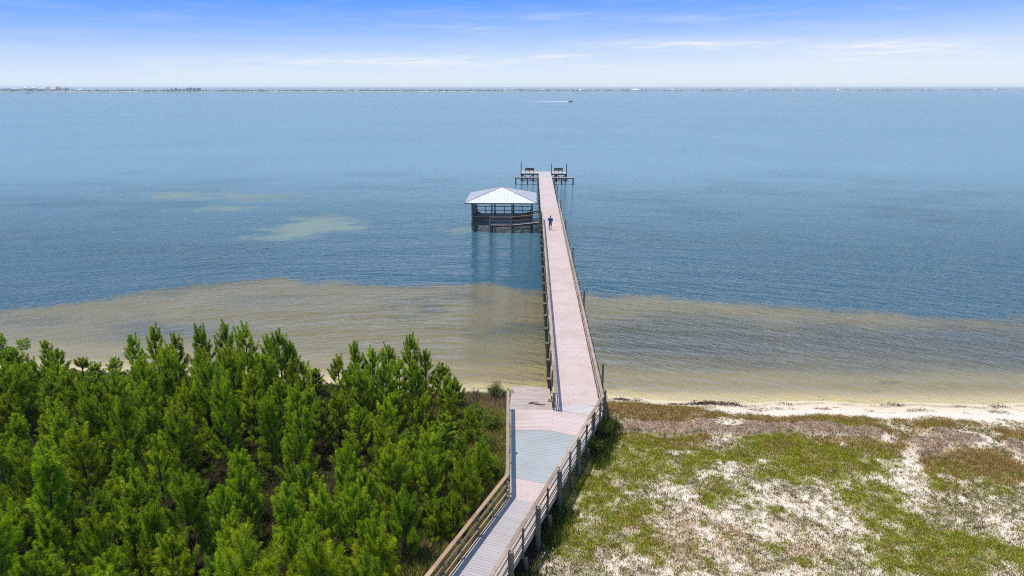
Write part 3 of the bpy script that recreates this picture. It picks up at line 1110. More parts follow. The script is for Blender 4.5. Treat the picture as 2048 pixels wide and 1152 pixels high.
def bench(label, x, y, z, L_=2.0, rz=0, backh=0.85, back=0.4, group=None):
    """bench facing +Y when rz = 0, its back board towards -Y; origin at the middle of the back"""
    mtx = Matrix.Translation((x, y, z)) @ Matrix.Rotation(rz, 4, 'Z')
    e = empty('bench', (x, y, z), rz)
    tag(e, label, 'bench', group)

    def B(name, bx, mat):
        mb = MB()
        for b_ in bx:
            mb.box(*b_, m=mtx)
        return mb.build(name, mat, e)
    h = L_ / 2
    n_ = 3
    w_ = back / n_
    B('backrest', [(-h, h, -0.03, 0.0, backh - back + i * w_, backh - back + (i + 1) * w_ - 0.015) for i in range(n_)], M['dark_wood'])
    B('cap_rail', [(-h - .04, h + .04, -0.09, 0.05, backh + .002, backh + 0.04)], M['rail'])
    B('seat', [(-h, h, 0.06 + i * 0.14, 0.06 + i * 0.14 + 0.125, 0.42, 0.455) for i in range(3)], M['old_deck'])
    for q in (-h + .05, 0, h - .05):
        B('leg', [(q - 0.04, q + 0.04, 0.0015, 0.058, 0, backh - 0.0), (q - 0.04, q + 0.04, 0.36, 0.44, 0, 0.418)], M['dark_wood'])
    return e


bench('dark wooden bench across the left front bay of the gazebo', (gpx[0] + gpx[1]) / 2, GY0 + 0.12, GZ0, 2.3, 0, group='benches inside the gazebo')
bench('dark wooden bench across the right front bay of the gazebo', (gpx[2] + gpx[3]) / 2, GY0 + 0.12, GZ0, 2.35, 0, group='benches inside the gazebo')
bench('dark wooden bench along the gazebo side away from the pier', GX0 + 0.3, 92.4, GZ0, 4.6, R(-90), group='benches inside the gazebo')
bench('dark wooden bench along the gazebo side next to the pier', GX1 - 0.3, 92.4, GZ0, 4.6, R(90), group='benches inside the gazebo')
# walkway joining pier and gazebo
walk = tag(empty('gazebo_walkway', (-2, 87.6, 0)), 'narrow pink walkway with handrails linking the pier to the gazebo', 'walkway')
WY0, WY1 = 87.3, 88.66
zz = lambda x, y: GZ0 if x < -2.6 else GZ0 + (x + 2.6) / 3.8 * 0.42
mb = MB()
deck(mb, [(-5.45, WY0), (-2.61, WY0), (-2.61, WY1), (-5.45, WY1)], 90, z=GZ0)
deck(mb, [(-2.6, WY0), (1.2, WY0), (1.2, 89.3), (0.2, 89.3), (0.15, WY1), (-2.6, WY1)], 90, zf=zz)
mb.build('deck', M['pink'], walk)
mb = MB()
mb.bar((-5.45, WY0 - 0.03, GZ0 - 0.12), (-2.6, WY0 - 0.03, GZ0 - 0.12), 0.04, 0.2)
mb.bar((-2.6, WY0 - 0.03, GZ0 - 0.12), (1.2, WY0 - 0.03, GZ0 + 0.3), 0.04, 0.2)
mb.build('fascia', M['dark_wood'], walk)
wr1 = rail_run(walk, (-5.42, WY0 - 0.0), (-2.62, WY0 - 0.0), GZ0, top=1.07, lower=(0.55,), mat=M['rail_new'])
wr2 = rail_run(walk, (-2.62, WY0 - 0.0), (1.12, WY0 - 0.0), GZ0, GZ0 + 0.42, top=1.07, lower=(0.55,), mat=M['rail_new'])
wr3 = rail_run(walk, (-2.5, GY0 - .12), (1.12, 89.25), GZ0, GZ0 + 0.5, top=1.07, lower=(0.9,), mat=M['dark_wood'], cap=(.13, .09))
for (x, y, zt) in ((-5.42, WY0 - .06, 2.12), (-2.62, WY0 - .06, 2.0), (1.02, WY0 - .06, 2.4), (1.05, 89.3, 2.5)):
    mb = MB()
    mb.tube([(x, y, -1.2), (x, y, zt)], 0.12, 10)
    mb.build('post', M['post'], walk)

# ------------------------------------------------------------------ end platforms, catwalks, benches
def platform(label, x0, x1, piles_x, bench_x, blabel):
    e = tag(empty('platform', ((x0 + x1) / 2, 140, 0)), label, 'platform', 'platforms at the end of the pier')
    mb = MB()
    deck(mb, [(x0, 138.35), (x1, 138.35), (x1, 141.7), (x0, 141.7)], 0)
    mb.build('deck', M['beige_deck'], e)
    mb = MB()
    mb.box(x0, x1, 138.28, 138.33, 1.33, 1.59)
    mb.box(x0, x1, 141.72, 141.77, 1.33, 1.59)
    for xx in (x0 + .1, (x0 + x1) / 2, x1 - .1):
        mb.box(xx - .04, xx + .04, 138.32, 141.73, 1.35, 1.56)
    mb.build('frame', M['dark_wood'], e)
    for x in piles_x:
        for y in (138.6, 141.3):
            MB().tube([(x, y, -1.2), (x, y, 1.55)], 0.17, 10).build('pile', M['pile'], e)
    a, b = piles_x
    mb = MB()
    mb.bar((a, 138.38, 1.3), (b, 138.38, 0.15), 0.05, 0.12)
    mb.build('brace', M['dark_wood'], e)
    MB().bar((a, 138.3, 0.15), (b, 138.3, 1.3), 0.05, 0.12).build('brace', M['dark_wood'], e)
    bench(blabel, bench_x, 139.2, 1.6, 1.75, 0, 1.0, 0.5, 'benches at the sea end of the pier')
    return e


platform('small platform on piles on the left side of the pier end', -2.25, 1.23, (-2.05, 0.2), -0.55, 'dark backed bench left of the pier end, facing the sea')
platform('small platform on piles on the right side of the pier end', 3.79, 6.95, (4.85, 6.8), 5.27, 'dark backed bench right of the pier end, facing the sea')


def catwalk(label, x0, x1, piles_x):
    e = tag(empty('catwalk', ((x0 + x1) / 2, 133.7, 0)), label, 'catwalk', 'narrow catwalks branching off the pier')
    mb = MB()
    deck(mb, [(x0, 133.35), (x1, 133.35), (x1, 134.1), (x0, 134.1)], 90, z=1.43)
    mb.build('deck', M['beige_deck'], e)
    mb = MB()
    mb.box(x0, x1, 133.28, 133.33, 1.2, 1.425)
    mb.box(x0, x1, 134.12, 134.17, 1.2, 1.425)
    for xx in (x0 + .1, (x0 + x1) / 2, x1 - .1):
        mb.box(xx - .04, xx + .04, 133.32, 134.13, 1.21, 1.39)
    mb.build('frame', M['dark_wood'], e)
    for x in piles_x:
        MB().tube([(x, 133.72, -1.2), (x, 133.72, 1.38)], 0.13, 10).build('pile', M['pile'], e)


catwalk('narrow catwalk reaching left off the pier just before its end', -3.35, 1.2, (-3.2, -0.92))
catwalk('narrow catwalk reaching right off the pier just before its end', 3.82, 8.1, (5.72, 7.95))

# ------------------------------------------------------------------ person
def skinned(name, verts, edges, radii, mat, parent=None, root=0, sub=2):
    me = bpy.data.meshes.new(name)
    me.from_pydata(verts, edges, [])
    ob = bpy.data.objects.new(name, me)
    C.objects.link(ob)
    sk = ob.modifiers.new('skin', 'SKIN')
    lay_ = me.skin_vertices[0].data
    for i, r_ in enumerate(radii):
        lay_[i].radius = r_ if isinstance(r_, tuple) else (r_, r_)
        lay_[i].use_root = (i == root)
    sb = ob.modifiers.new('sub', 'SUBSURF')
    sb.levels = sub
    sb.render_levels = sub
    dg = bpy.context.evaluated_depsgraph_get()
    m2 = bpy.data.meshes.new_from_object(ob.evaluated_get(dg))
    bpy.data.objects.remove(ob)
    m2.name = name
    m2.polygons.foreach_set('use_smooth', [True] * len(m2.polygons))
    m2.materials.clear()
    return link(name, m2, mat, parent)


px_, py_ = 2.22, 81.4
S = 1.0
O = Vector((px_, py_, DZ))


def P(x, y, z):
    return tuple(O + Vector((x, y, z)) * S)


V, E_, RR = [], [], []


def chain(pts, rads, start=None):
    idx = []
    prev = start
    for q, r_ in zip(pts, rads):
        V.append(P(*q))
        RR.append(r_)
        i = len(V) - 1
        if prev is not None:
            E_.append((prev, i))
        prev = i
        idx.append(i)
    return idx


# facing +Y (walking away); left side of the picture is -X
sp = chain([(0, 0, 0.93), (0, -0.01, 1.08), (0, -0.01, 1.24), (0, 0, 1.40), (0, 0.01, 1.50), (0, 0.03, 1.56), (0, 0.05, 1.66), (0, 0.045, 1.74)],
           [(0.15, 0.11), (0.155, 0.115), (0.165, 0.12), (0.15, 0.10), 0.058, 0.065, (0.082, 0.10), (0.06, 0.075)])
# legs
ll = chain([(-0.10, 0.0, 0.86), (-0.10, -0.04, 0.48), (-0.10, -0.16, 0.10), (-0.10, -0.17, 0.045), (-0.11, -0.04, 0.035)], [0.088, 0.06, 0.042, 0.045, 0.035], sp[0])
rl = chain([(0.10, 0.02, 0.86), (0.12, 0.17, 0.50), (0.10, 0.22, 0.10), (0.10, 0.20, 0.045), (0.12, 0.34, 0.04)], [0.088, 0.06, 0.042, 0.045, 0.035], sp[0])
# left arm, bent, forearm raised in front
la = chain([(-0.20, 0.0, 1.42), (-0.31, -0.02, 1.17), (-0.20, 0.22, 1.18), (-0.15, 0.29, 1.20)], [0.055, 0.042, 0.030, (0.032, 0.02)], sp[3])
ra = chain([(0.21, 0.0, 1.42), (0.28, -0.03, 1.15), (0.32, 0.04, 0.90), (0.325, 0.06, 0.83)], [0.055, 0.042, 0.028, (0.02, 0.036)], sp[3])
for k in range(4):
    a = -0.03 + 0.02 * k
    ln = [0.065, 0.078, 0.074, 0.06][k]
    chain([(0.325, 0.06 + a, 0.79), (0.322, 0.065 + a, 0.79 - ln * .55), (0.312, 0.07 + a, 0.79 - ln)], [0.010, 0.009, 0.008], ra[-1])
    chain([(-0.14, 0.33, 1.185 + a), (-0.115, 0.345, 1.19 + a), (-0.09, 0.34, 1.19 + a)], [0.010, 0.009, 0.008], la[-1])
chain([(0.31, 0.10, 0.83), (0.30, 0.115, 0.795)], [0.011, 0.009], ra[-1])
chain([(-0.13, 0.29, 1.24), (-0.11, 0.30, 1.255)], [0.011, 0.009], la[-1])
skin_m = plain('brown_skin', (0.14, 0.08, 0.055), 0.6, 20, 0.85)
person = skinned('person', V, E_, RR, skin_m)
tag(person, 'person in a blue shirt and brown shorts walking away along the pier', 'person')
shirt_m = plain('blue_shirt_cloth', (0.015, 0.075, 0.30), 0.85, 12, 0.7)
V, E_, RR = [], [], []
sp = chain([(0, 0, 0.90), (0, -0.01, 1.06), (0, -0.01, 1.24), (0, 0, 1.39), (0, 0, 1.47)], [(0.215, 0.16), (0.21, 0.155), (0.215, 0.155), (0.20, 0.135), (0.085, 0.075)])
chain([(-0.20, 0.0, 1.415), (-0.285, -0.015, 1.23)], [0.08, 0.078], sp[3])
chain([(0.21, 0.0, 1.415), (0.262, -0.02, 1.23)], [0.08, 0.078], sp[3])
skinned('shirt', V, E_, RR, shirt_m, person)
V, E_, RR = [], [], []
sp = chain([(0, 0, 0.95), (0, 0, 0.88)], [(0.165, 0.13), (0.17, 0.135)])
chain([(-0.105, -0.005, 0.78), (-0.105, -0.035, 0.50)], [0.105, 0.085], sp[1])
chain([(0.105, 0.04, 0.78), (0.12, 0.155, 0.52)], [0.105, 0.085], sp[1])
skinned('shorts', V, E_, RR, plain('brown_short_cloth', (0.16, 0.085, 0.08), 0.9, 12, 0.75), person)
V, E_, RR = [], [], []
chain([(0, 0.02, 1.66), (0, 0.035, 1.735), (0, 0.07, 1.765)], [(0.088, 0.09), (0.085, 0.09), (0.06, 0.05)])
skinned('hair', V, E_, RR, plain('black_hair', (0.012, 0.010, 0.009), 0.7), person)
mb = MB()
for sx_ in (-0.03, 0.03):
    mb.tube([P(sx_, 0.143, 1.665), P(sx_, 0.152, 1.665)], [0.014, 0.010], 8, tint=0.5)
mb.build('eyes', plain('eye_dark', (0.05, 0.04, 0.035), 0.3), person)
mb = MB()
mb.tube([P(0, 0.14, 1.66), P(0, 0.175, 1.635), P(0, 0.15, 1.625)], [0.008, 0.016, 0.012], 8)
mb.tube([P(-0.025, 0.143, 1.60), P(0, 0.152, 1.598), P(0.025, 0.143, 1.60)], [0.004, 0.007, 0.004], 6)
for sx_ in (-1, 1):
    mb.tube([P(sx_ * 0.083, 0.045, 1.635), P(sx_ * 0.095, 0.035, 1.66), P(sx_ * 0.088, 0.04, 1.69)], [0.008, 0.018, 0.012], 6)
mb.build('face', skin_m, person)
for sx_, fy in ((-0.105, -0.17), (0.11, 0.20)):
    mb = MB()
    mb.tube([P(sx_, fy - 0.05, 0.035), P(sx_, fy + 0.08, 0.042), P(sx_, fy + 0.19, 0.03)], [0.040, 0.048, 0.028], 10)
    mb.build('shoe', plain('dark_shoe', (0.035, 0.03, 0.03), 0.6), person)

# ------------------------------------------------------------------ pines
def needles(p, d, L, dens=340, ln=0.2, w_=0.0135, tip=0.0, th0=62, th1=30, young=0.0):
    """bottle-brush of needles along a shoot from p in direction d"""
    p, d = np.array(p, float), np.array(d, float)
    d /= np.linalg.norm(d)
    n = max(8, int(dens * (L + 0.06)))
    ref = np.array([0, 0, 1.0]) if abs(d[2]) < 0.9 else np.array([1.0, 0, 0])
    x = np.cross(d, ref)
    x /= np.linalg.norm(x)
    y = np.cross(d, x)
    tt = rng.random(n)
    tt = np.where(rng.random(n) < 0.22, 1 - rng.random(n) * 0.08, tt)
    th_ = np.radians(th0 + (th1 - th0) * tt ** 2 + rng.normal(0, 9, n))
    th_ = np.where(tt > 0.93, np.radians(rng.uniform(2, 50, n)), th_)
    a = rng.random(n) * 2 * math.pi
    rad = np.cos(a)[:, None] * x + np.sin(a)[:, None] * y
    dr = d * np.cos(th_)[:, None] + rad * np.sin(th_)[:, None]
    l = ln * rng.uniform(0.75, 1.15, n) * (1 - 0.35 * (tt > 0.9))
    b = p + d * (tt * L)[:, None]
    e = b + dr * l[:, None]
    e[:, 2] -= 0.02 * rng.random(n)
    s = np.cross(dr, rng.normal(size=(n, 3)))
    s /= np.linalg.norm(s, axis=1)[:, None] + 1e-9
    s *= (w_ / 2) * rng.uniform(0.7, 1.3, n)[:, None]
    V_ = np.empty((n, 3, 3))
    V_[:, 0] = b + s
    V_[:, 1] = b - s
    V_[:, 2] = e
    t0 = 0.42 + young + rng.normal(0, 0.10, n) + 0.16 * tt ** 3 + 0.13 * rng.standard_normal()
    return V_.reshape(-1, 3), np.clip(t0, 0, 1)


def pine(seed, h, spread=1.0, tops=3, dens=430, crown0=0.18, young=0.0):
    """returns trunk mesh and crown mesh, base at origin"""
    rs = random.Random(seed)
    tr_ = MB()
    bow = (rs.uniform(-.12, .12), rs.uniform(-.12, .12))
    def sp_(t_):
        return Vector((bow[0] * math.sin(t_ * 2.4) + 0.03 * math.sin(t_ * 9 + seed), bow[1] * math.sin(t_ * 2.1 + .4), t_ * h))
    n = 9
    r0 = 0.028 + h * 0.013
    tr_.tube([sp_(i / n * 0.97) - Vector((0, 0, 0.25 if i == 0 else 0)) for i in range(n + 1)], [r0 * (1 - 0.82 * i / n) for i in range(n + 1)], 7)
    VV, TT = [], []

    def brush(p, d, L, **k):
        v_, t_ = needles(p, d, L, dens=dens, young=young, **k)
        VV.append(v_)
        TT.append(t_)
    z = h * crown0
    az0 = rs.uniform(0, 6.28)
    while z < h * 0.87:
        tz = z / h
        nb = rs.choice([3, 3, 4, 4])
        az0 += rs.uniform(0.5, 1.3)
        for b in range(nb):
            if rs.random() < 0.10:
                continue
            az = az0 + b * 6.283 / nb + rs.uniform(-.35, .35)
            L = (0.34 + (1 - tz) * 1.05 * (0.55 + 0.45 * min(1, tz * 3.2))) * spread * rs.uniform(0.6, 1.25) * 0.88
            e0 = R(rs.uniform(0, 26) + 26 * tz)
            e1 = R(rs.uniform(28, 58) + 26 * tz)
            p0 = sp_(tz)
            pts = [p0]
            ns = 5
            for i in range(ns):
                el = e0 + (e1 - e0) * ((i + 0.5) / ns) ** 1.5
                pts.append(pts[-1] + Vector((math.cos(az) * math.cos(el), math.sin(az) * math.cos(el), math.sin(el))) * L / ns)
            tr_.tube(pts, [0.018 - 0.0022 * i for i in range(ns + 1)], 4, cap=False)
            # foliage on the outer part
            for i in range(2 if tz < 0.7 else 1, ns):
                seg_ = pts[i + 1] - pts[i]
                brush(pts[i], seg_, seg_.length, ln=0.24)
            last = (pts[-1] - pts[-2]).normalized()
            dirn = (last + Vector((0, 0, rs.uniform(.1, .8) + 1.6 * tz * tz))).normalized()
            brush(pts[-1], dirn, rs.uniform(0.28, 0.55) * (0.8 + 0.5 * tz), ln=0.225)
            for s_i in range(rs.choice([1, 2, 2, 3])):
                i = rs.choice([2, 3, 4])
                sd_ = az + rs.choice([-1, 1]) * rs.uniform(0.4, 1.1)
                el = R(rs.uniform(20, 60) + 24 * tz)
                dd = Vector((math.cos(sd_) * math.cos(el), math.sin(sd_) * math.cos(el), math.sin(el)))
                L2 = rs.uniform(0.25, 0.55) * (0.75 + 0.4 * (1 - tz))
                brush(pts[i], dd, L2, ln=0.225)
        z += rs.uniform(0.30, 0.46) * (h / 4.2) ** 0.5
    top = sp_(0.90)
    lead = rs.uniform(0.55, 0.85)
    brush(sp_(0.82), sp_(1.0) - sp_(0.82), h * 0.18, ln=0.21, th0=55)
    brush(sp_(1.0), Vector((bow[0] * .3, bow[1] * .3, 1)), 0.12, ln=0.13, th0=40)
    for k in range(tops):
        az = az0 + k * 6.283 / tops + rs.uniform(-.4, .4)
        el = R(rs.uniform(68, 86))
        L = rs.uniform(0.4, 0.8)
        dd = Vector((math.cos(az) * math.cos(el), math.sin(az) * math.cos(el), math.sin(el)))
        st = sp_(rs.uniform(0.80, 0.92))
        tr_.tube([st, st + dd * L], [0.012, 0.008], 4, cap=False)
        brush(st + dd * 0.05, dd, L, ln=0.19, th0=55)
    V_ = np.concatenate(VV)
    T_ = np.concatenate(TT)
    return tr_.mesh('trunk'), soup('crown', V_, 3, None, tint=T_)


VAR = []
spec = [(4.3, 1.0, 3, 'bushy'), (4.0, 0.75, 2, 'slim'), (4.6, 1.15, 5, 'broad'), (3.8, 0.95, 4, 'bushy'), (4.4, 0.7, 3, 'slim'), (4.1, 1.2, 4, 'broad'),
        (4.2, 0.9, 5, 'bushy'), (3.9, 0.65, 2, 'slim'), (4.5, 1.05, 4, 'broad'), (4.0, 1.0, 3, 'bushy'), (2.3, 0.8, 2, 'small'), (2.6, 0.9, 3, 'small')]
for k, (h_, sp2, tp2, wd_) in enumerate(spec):
    tm, cm = pine(100 + k, h_, sp2, tp2, crown0=0.13 if h_ > 3 else 0.1)
    tm.materials.append(M['bark'])
    cm.materials.append(M['needle'])
    VAR.append((h_, wd_, tm, cm))
TALL = [k for k in range(len(spec)) if spec[k][0] > 3]
SLIM = [k for k in TALL if spec[k][3] == 'slim']
BROAD = [k for k in TALL if spec[k][3] == 'broad']
BUSHY = [k for k in TALL if spec[k][3] == 'bushy']


def ztop(px, py, Y):
    """height of a tree top seen at (px,py) when the tree stands at world y = Y"""
    lo, hi = 0.0, 9.0
    for _ in range(40):
        mid = (lo + hi) / 2
        if un(px, py, mid)[1] > Y:
            lo = mid
        else:
            hi = mid
    return (lo + hi) / 2, un(px, py, lo)[0]


# (px, py, world y, kind) waterside row first, from the far left to the boardwalk
BACK = [(30, 706, 38.6, 'B'), (86, 680, 38.2, 'S'), (112, 697, 36.9, 'A'), (163, 719, 38.5, 'A'), (188, 738, 37.0, 'A'), (229, 712, 38.2, 'S'), (262, 668, 37.8, 'B'), (305, 655, 37.5, 'A'), (333, 690, 36.2, 'A'),
        (348, 666, 37.8, 'S'), (400, 653, 37.3, 'B'), (445, 649, 37.4, 'A'), (490, 646, 37.2, 'B'), (534, 668, 37.4, 'S'), (553, 662, 36.4, 'A'), (578, 680, 36.9, 'S'),
        (602, 722, 37.2, 'A'), (625, 736, 36.6, 'S'), (672, 713, 36.8, 'A'), (713, 682, 36.6, 'S'), (741, 699, 35.6, 'A'), (773, 690, 36.4, 'A'), (815, 670, 36.0, 'B'), (850, 698, 35.4, 'A'),
        (882, 730, 34.9, 'A'), (915, 780, 35.0, 's'), (897, 752, 33.6, 'S')]
MID = [(587, 806, 30.5, 'B'), (790, 783, 31.6, 'S'), (842, 790, 31.0, 'A'), (890, 825, 30.9, 'A'), (945, 868, 31.2, 's'), (870, 850, 28.6, 'B'), (815, 872, 27.8, 'B'), (918, 880, 28.4, 's'),
       (487, 903, 24.6, 'A'), (385, 945, 23.2, 'B'), (570, 972, 21.2, 'S'), (262, 1022, 20.6, 'B'), (110, 955, 22.6, 'A'), (215, 958, 22.8, 'S'), (35, 1010, 21.2, 'A'), (340, 1062, 18.8, 'B'),
       (430, 1110, 17.4, 'A'), (90, 1110, 18.2, 'B'), (700, 968, 21.9, 'A'), (640, 985, 21.4, 'A'), (735, 945, 23.0, 'A'), (870, 1020, 23.2, 's'), (905, 1006, 23.5, 's'), (960, 915, 26.6, 's'), (935, 925, 26.0, 's'),
       (800, 1000, 22.2, 's'), (500, 1120, 17.0, 's'), (220, 1100, 18.0, 'A'), (20, 1120, 17.5, 'A'), (640, 1085, 18.4, 's'), (755, 1060, 20.2, 's')]
pts_t = []


def add_tree(x, y, zt, kind):
    gz = float(ground_z(np.array([x]), np.array([y]))[0])
    h_ = max(1.6, zt - gz - 0.1)
    pts_t.append((x, y, gz, h_, kind))


for lst, row in ((BACK, 'back'), (MID, 'mid')):
    for (px, py, Y, kd) in lst:
        zt, X = ztop(px, py, Y)
        add_tree(X, Y, zt, kd)
prs = random.Random(5)
GAPS = [(375, 990, 1.4), (470, 935, 1.4), (640, 905, 1.5), (560, 930, 1.2), (320, 930, 1.0), (170, 1000, 1.1), (740, 900, 1.0), (705, 1085, 2.2), (820, 1100, 2.3), (560, 1120, 1.0), (325, 1030, 0.6)]
gapw = [(*un(a, b, 2.0), c_) for a, b, c_ in GAPS]
tries = 0
while tries < 9000:
    tries += 1
    y = prs.uniform(14.5, 36.6)
    xl = -8.5 - y * 0.80
    x = prs.uniform(xl, -1.6)
    lim = lin(y) - (1.1 if y < 25 else 0.95 + 0.10 * max(0, y - 29))
    if x > lim:
        continue
    if y > shore(np.array([x]))[0] - 1.9:
        continue
    if any(math.hypot(x - q[0], y - q[1]) < q[2] for q in gapw):
        continue
    dmin = (1.42 if y < 31 else 1.25) if x < lim - 1.2 else 1.0
    if any(math.hypot(x - q[0], y - q[1]) < dmin for q in pts_t):
        continue
    edge_ = x > lim - 1.2
    hh = prs.triangular(2.4, 5.0, 3.8) if not edge_ else prs.uniform(1.7, 3.0)
    # far left corner of the stand is a touch lower
    if x < -22 and y > 30:
        hh *= 0.85
    gz = float(ground_z(np.array([x]), np.array([y]))[0])
    # keep the waterside skyline: no inner tree may stand above the hand-placed row
    pxx, pyy = pr(x, y, gz + hh)
    if pxx < -60 or pyy > 1215:
        continue
    lim_y = np.interp(pxx, [0, 90, 190, 230, 300, 450, 560, 620, 650, 700, 820, 880, 930, 1000], [715, 705, 765, 745, 690, 680, 700, 765, 800, 735, 700, 760, 850, 900])
    while pyy < lim_y + 14 and hh > 1.7:
        hh -= 0.15
        pxx, pyy = pr(x, y, gz + hh)
    if pyy < lim_y + 14:
        continue
    pts_t.append((x, y, gz, hh, 's' if hh < 2.5 else prs.choice('ABAS')))

# rows for naming: depth bands counted from the water, each counted from the boardwalk
BANDS = [(34.6, 'waterside row'), (31.6, 'second row back from the water'), (28.6, 'third row back from the water'), (25.6, 'fourth row back from the water'), (22.6, 'fifth row back from the water'),
         (19.4, 'row before the nearest one'), (-99, 'nearest row at the bottom edge')]
UNITS = ['first', 'second', 'third', 'fourth', 'fifth', 'sixth', 'seventh', 'eighth', 'ninth']
ORD = UNITS + ['tenth', 'eleventh', 'twelfth', 'thirteenth', 'fourteenth', 'fifteenth', 'sixteenth', 'seventeenth', 'eighteenth', 'nineteenth']
for tens, tenth in (('twenty', 'twentieth'), ('thirty', 'thirtieth'), ('forty', 'fortieth'), ('fifty', 'fiftieth'), ('sixty', 'sixtieth')):
    ORD += [tenth] + [tens + '-' + u_ for u_ in UNITS]
bands = {}
for q in pts_t:
    b = next(i for i, (lim, _) in enumerate(BANDS) if q[1] >= lim)
    bands.setdefault(b, []).append(q)
ntree = 0
for b, qs in sorted(bands.items()):
    qs.sort(key=lambda q: -q[0])
    for k, (x, y, gz, hh, kd) in enumerate(qs):
        if kd == 's':
            vi = prs.choice([10, 11])
        else:
            vi = prs.choice({'A': BUSHY + BROAD, 'S': SLIM, 'B': BROAD + BUSHY[:1]}[kd])
        h0, word, tm, cm = VAR[vi]
        e = bpy.data.objects.new('pine_tree', None)
        e.empty_display_size = 0.2
        sz = hh / h0
        sxy = sz * prs.uniform(0.80, 1.02)
        if kd != 's':
            sxy = max(0.76, min(1.05, sxy))
        e.location = (x, y, gz)
        e.rotation_euler = (R(prs.uniform(-3, 3)), R(prs.uniform(-3, 3)), prs.uniform(0, 6.283))
        e.scale = (sxy, sxy, sz)
        C.objects.link(e)
        adj = {'bushy': 'bushy', 'slim': 'slender', 'broad': 'broad', 'small': 'small'}[word]
        e['label'] = '%s green pine, %s from the boardwalk in the %s' % (adj, ORD[k], BANDS[b][1])
        e['category'] = 'pine tree'
        e['group'] = 'young pines left of the boardwalk'
        for nm, me in (('trunk', tm), ('crown', cm)):
            o_ = bpy.data.objects.new(nm, me)
            o_.parent = e
            C.objects.link(o_)
        ntree += 1
print('TREES', ntree, {b: len(q) for b, q in bands.items()})


# ------------------------------------------------------------------ grass, weeds, wrack
def blades(px, py, pz, hgt, cols, per=6, spread=0.06, w_=0.012, lean=0.6):
    n = len(px)
    k = n * per
    bx = np.repeat(px, per) + rng.normal(0, 1, k) * np.repeat(np.broadcast_to(spread, n), per)
    by = np.repeat(py, per) + rng.normal(0, 1, k) * np.repeat(np.broadcast_to(spread, n), per)
    bz = np.repeat(pz, per)
    hh = np.repeat(np.broadcast_to(hgt, n), per) * rng.uniform(0.5, 1.25, k)
    a = rng.random(k) * 6.283
    ln_ = rng.random(k) * lean * hh
    wd = np.broadcast_to(w_, n).repeat(per) * rng.uniform(0.6, 1.4, k)
    a2 = rng.random(k) * 6.283
    V_ = np.empty((k, 3, 3))
    V_[:, 0] = np.stack([bx + np.cos(a2) * wd, by + np.sin(a2) * wd, bz - 0.01], 1)
    V_[:, 1] = np.stack([bx - np.cos(a2) * wd, by - np.sin(a2) * wd, bz - 0.01], 1)
    V_[:, 2] = np.stack([bx + np.cos(a) * ln_, by + np.sin(a) * ln_, bz + hh], 1)
    cc = np.repeat(cols, per, axis=0) * rng.uniform(0.65, 1.4, (k, 1))
    return V_.reshape(-1, 3), cc


def gz_at(x, y):
    W0 = np.clip(blob(x, y, WRACK, 0.75, 4.0), 0, 1)
    return ground_z(x, y, veg(x, y)[3] * (W0 > 0.2))


N = 150000
X = rng.uniform(-4, 31, N)
Y = rng.uniform(15.5, 38.5, N)
keep = X > rail_x(Y) + 0.15
X, Y = X[keep], Y[keep]
s0 = shore(X) - Y
Gv, Bv, Rv, Wv = veg(X, Y)
Wb = blob(X, Y, WRACK, 0.75, 4.0)
base = smooth(0.1, 1.4, s0 - 0.5 - 1.9 * smooth(8, 15, X) - 2.2 * (fbm(X, Y, 0.45, 4, 0.6, 44) - 0.45) * smooth(5, 9, X))
u = rng.random(len(X))
sparse = 0.30 + 0.75 * smooth(0.42, 0.62, fbm(X, Y, 0.8, 5, 0.65, 30)) + 0.2 * smooth(0.5, 0.6, fbm(X, Y, 2.2, 3, 0.6, 31))
isG = (u < smooth(0.10, 0.75, Gv) * base * (0.55 + 0.45 * smooth(0.40, 0.55, fbm(X, Y, 2.6, 3, 0.6, 33))))
isB = (~isG) & (rng.random(len(X)) < smooth(0.15, 0.65, Bv) * base)
isR = (~isG) & (~isB) & (rng.random(len(X)) < 0.55 * smooth(0.2, 0.7, Rv) * base)
isS = (~isG) & (~isB) & (~isR) & (rng.random(len(X)) < sparse * base * 0.8)
notW = ~((Wb > 0.35) & (rng.random(len(X)) < 0.9))
cg = np.array([[0.22, 0.28, 0.012], [0.30, 0.33, 0.012], [0.40, 0.41, 0.02], [0.19, 0.24, 0.012], [0.50, 0.44, 0.08], [0.28, 0.19, 0.05]])
cb = np.array([[0.46, 0.29, 0.11], [0.38, 0.24, 0.08], [0.25, 0.20, 0.05], [0.52, 0.34, 0.16], [0.22, 0.22, 0.03], [0.42, 0.22, 0.09]])
cr = np.array([[0.42, 0.17, 0.07], [0.48, 0.29, 0.17], [0.36, 0.17, 0.05], [0.22, 0.2, 0.04], [0.55, 0.28, 0.12]])
cs_ = np.array([[0.30, 0.31, 0.03], [0.36, 0.35, 0.05], [0.40, 0.36, 0.17], [0.30, 0.17, 0.10], [0.14, 0.18, 0.02], [0.46, 0.40, 0.30], [0.2, 0.15, 0.07], [0.2, 0.2, 0.04]])


def pick(tab, n):
    return tab[rng.integers(0, len(tab), n)]


def stuff(name, msk, tab, per, hgt, spread, w_, lean, label=None, mat='leaf', cat='grass'):
    x, y = X[msk], Y[msk]
    z = gz_at(x, y)
    V_, c_ = blades(x, y, z, hgt * rng.uniform(0.6, 1.4, len(x)), pick(tab, len(x)), per, spread, w_, lean)
    o_ = soup(name, V_, 3, M[mat], cols=c_)
    return tag(o_, label, cat, kind='stuff')


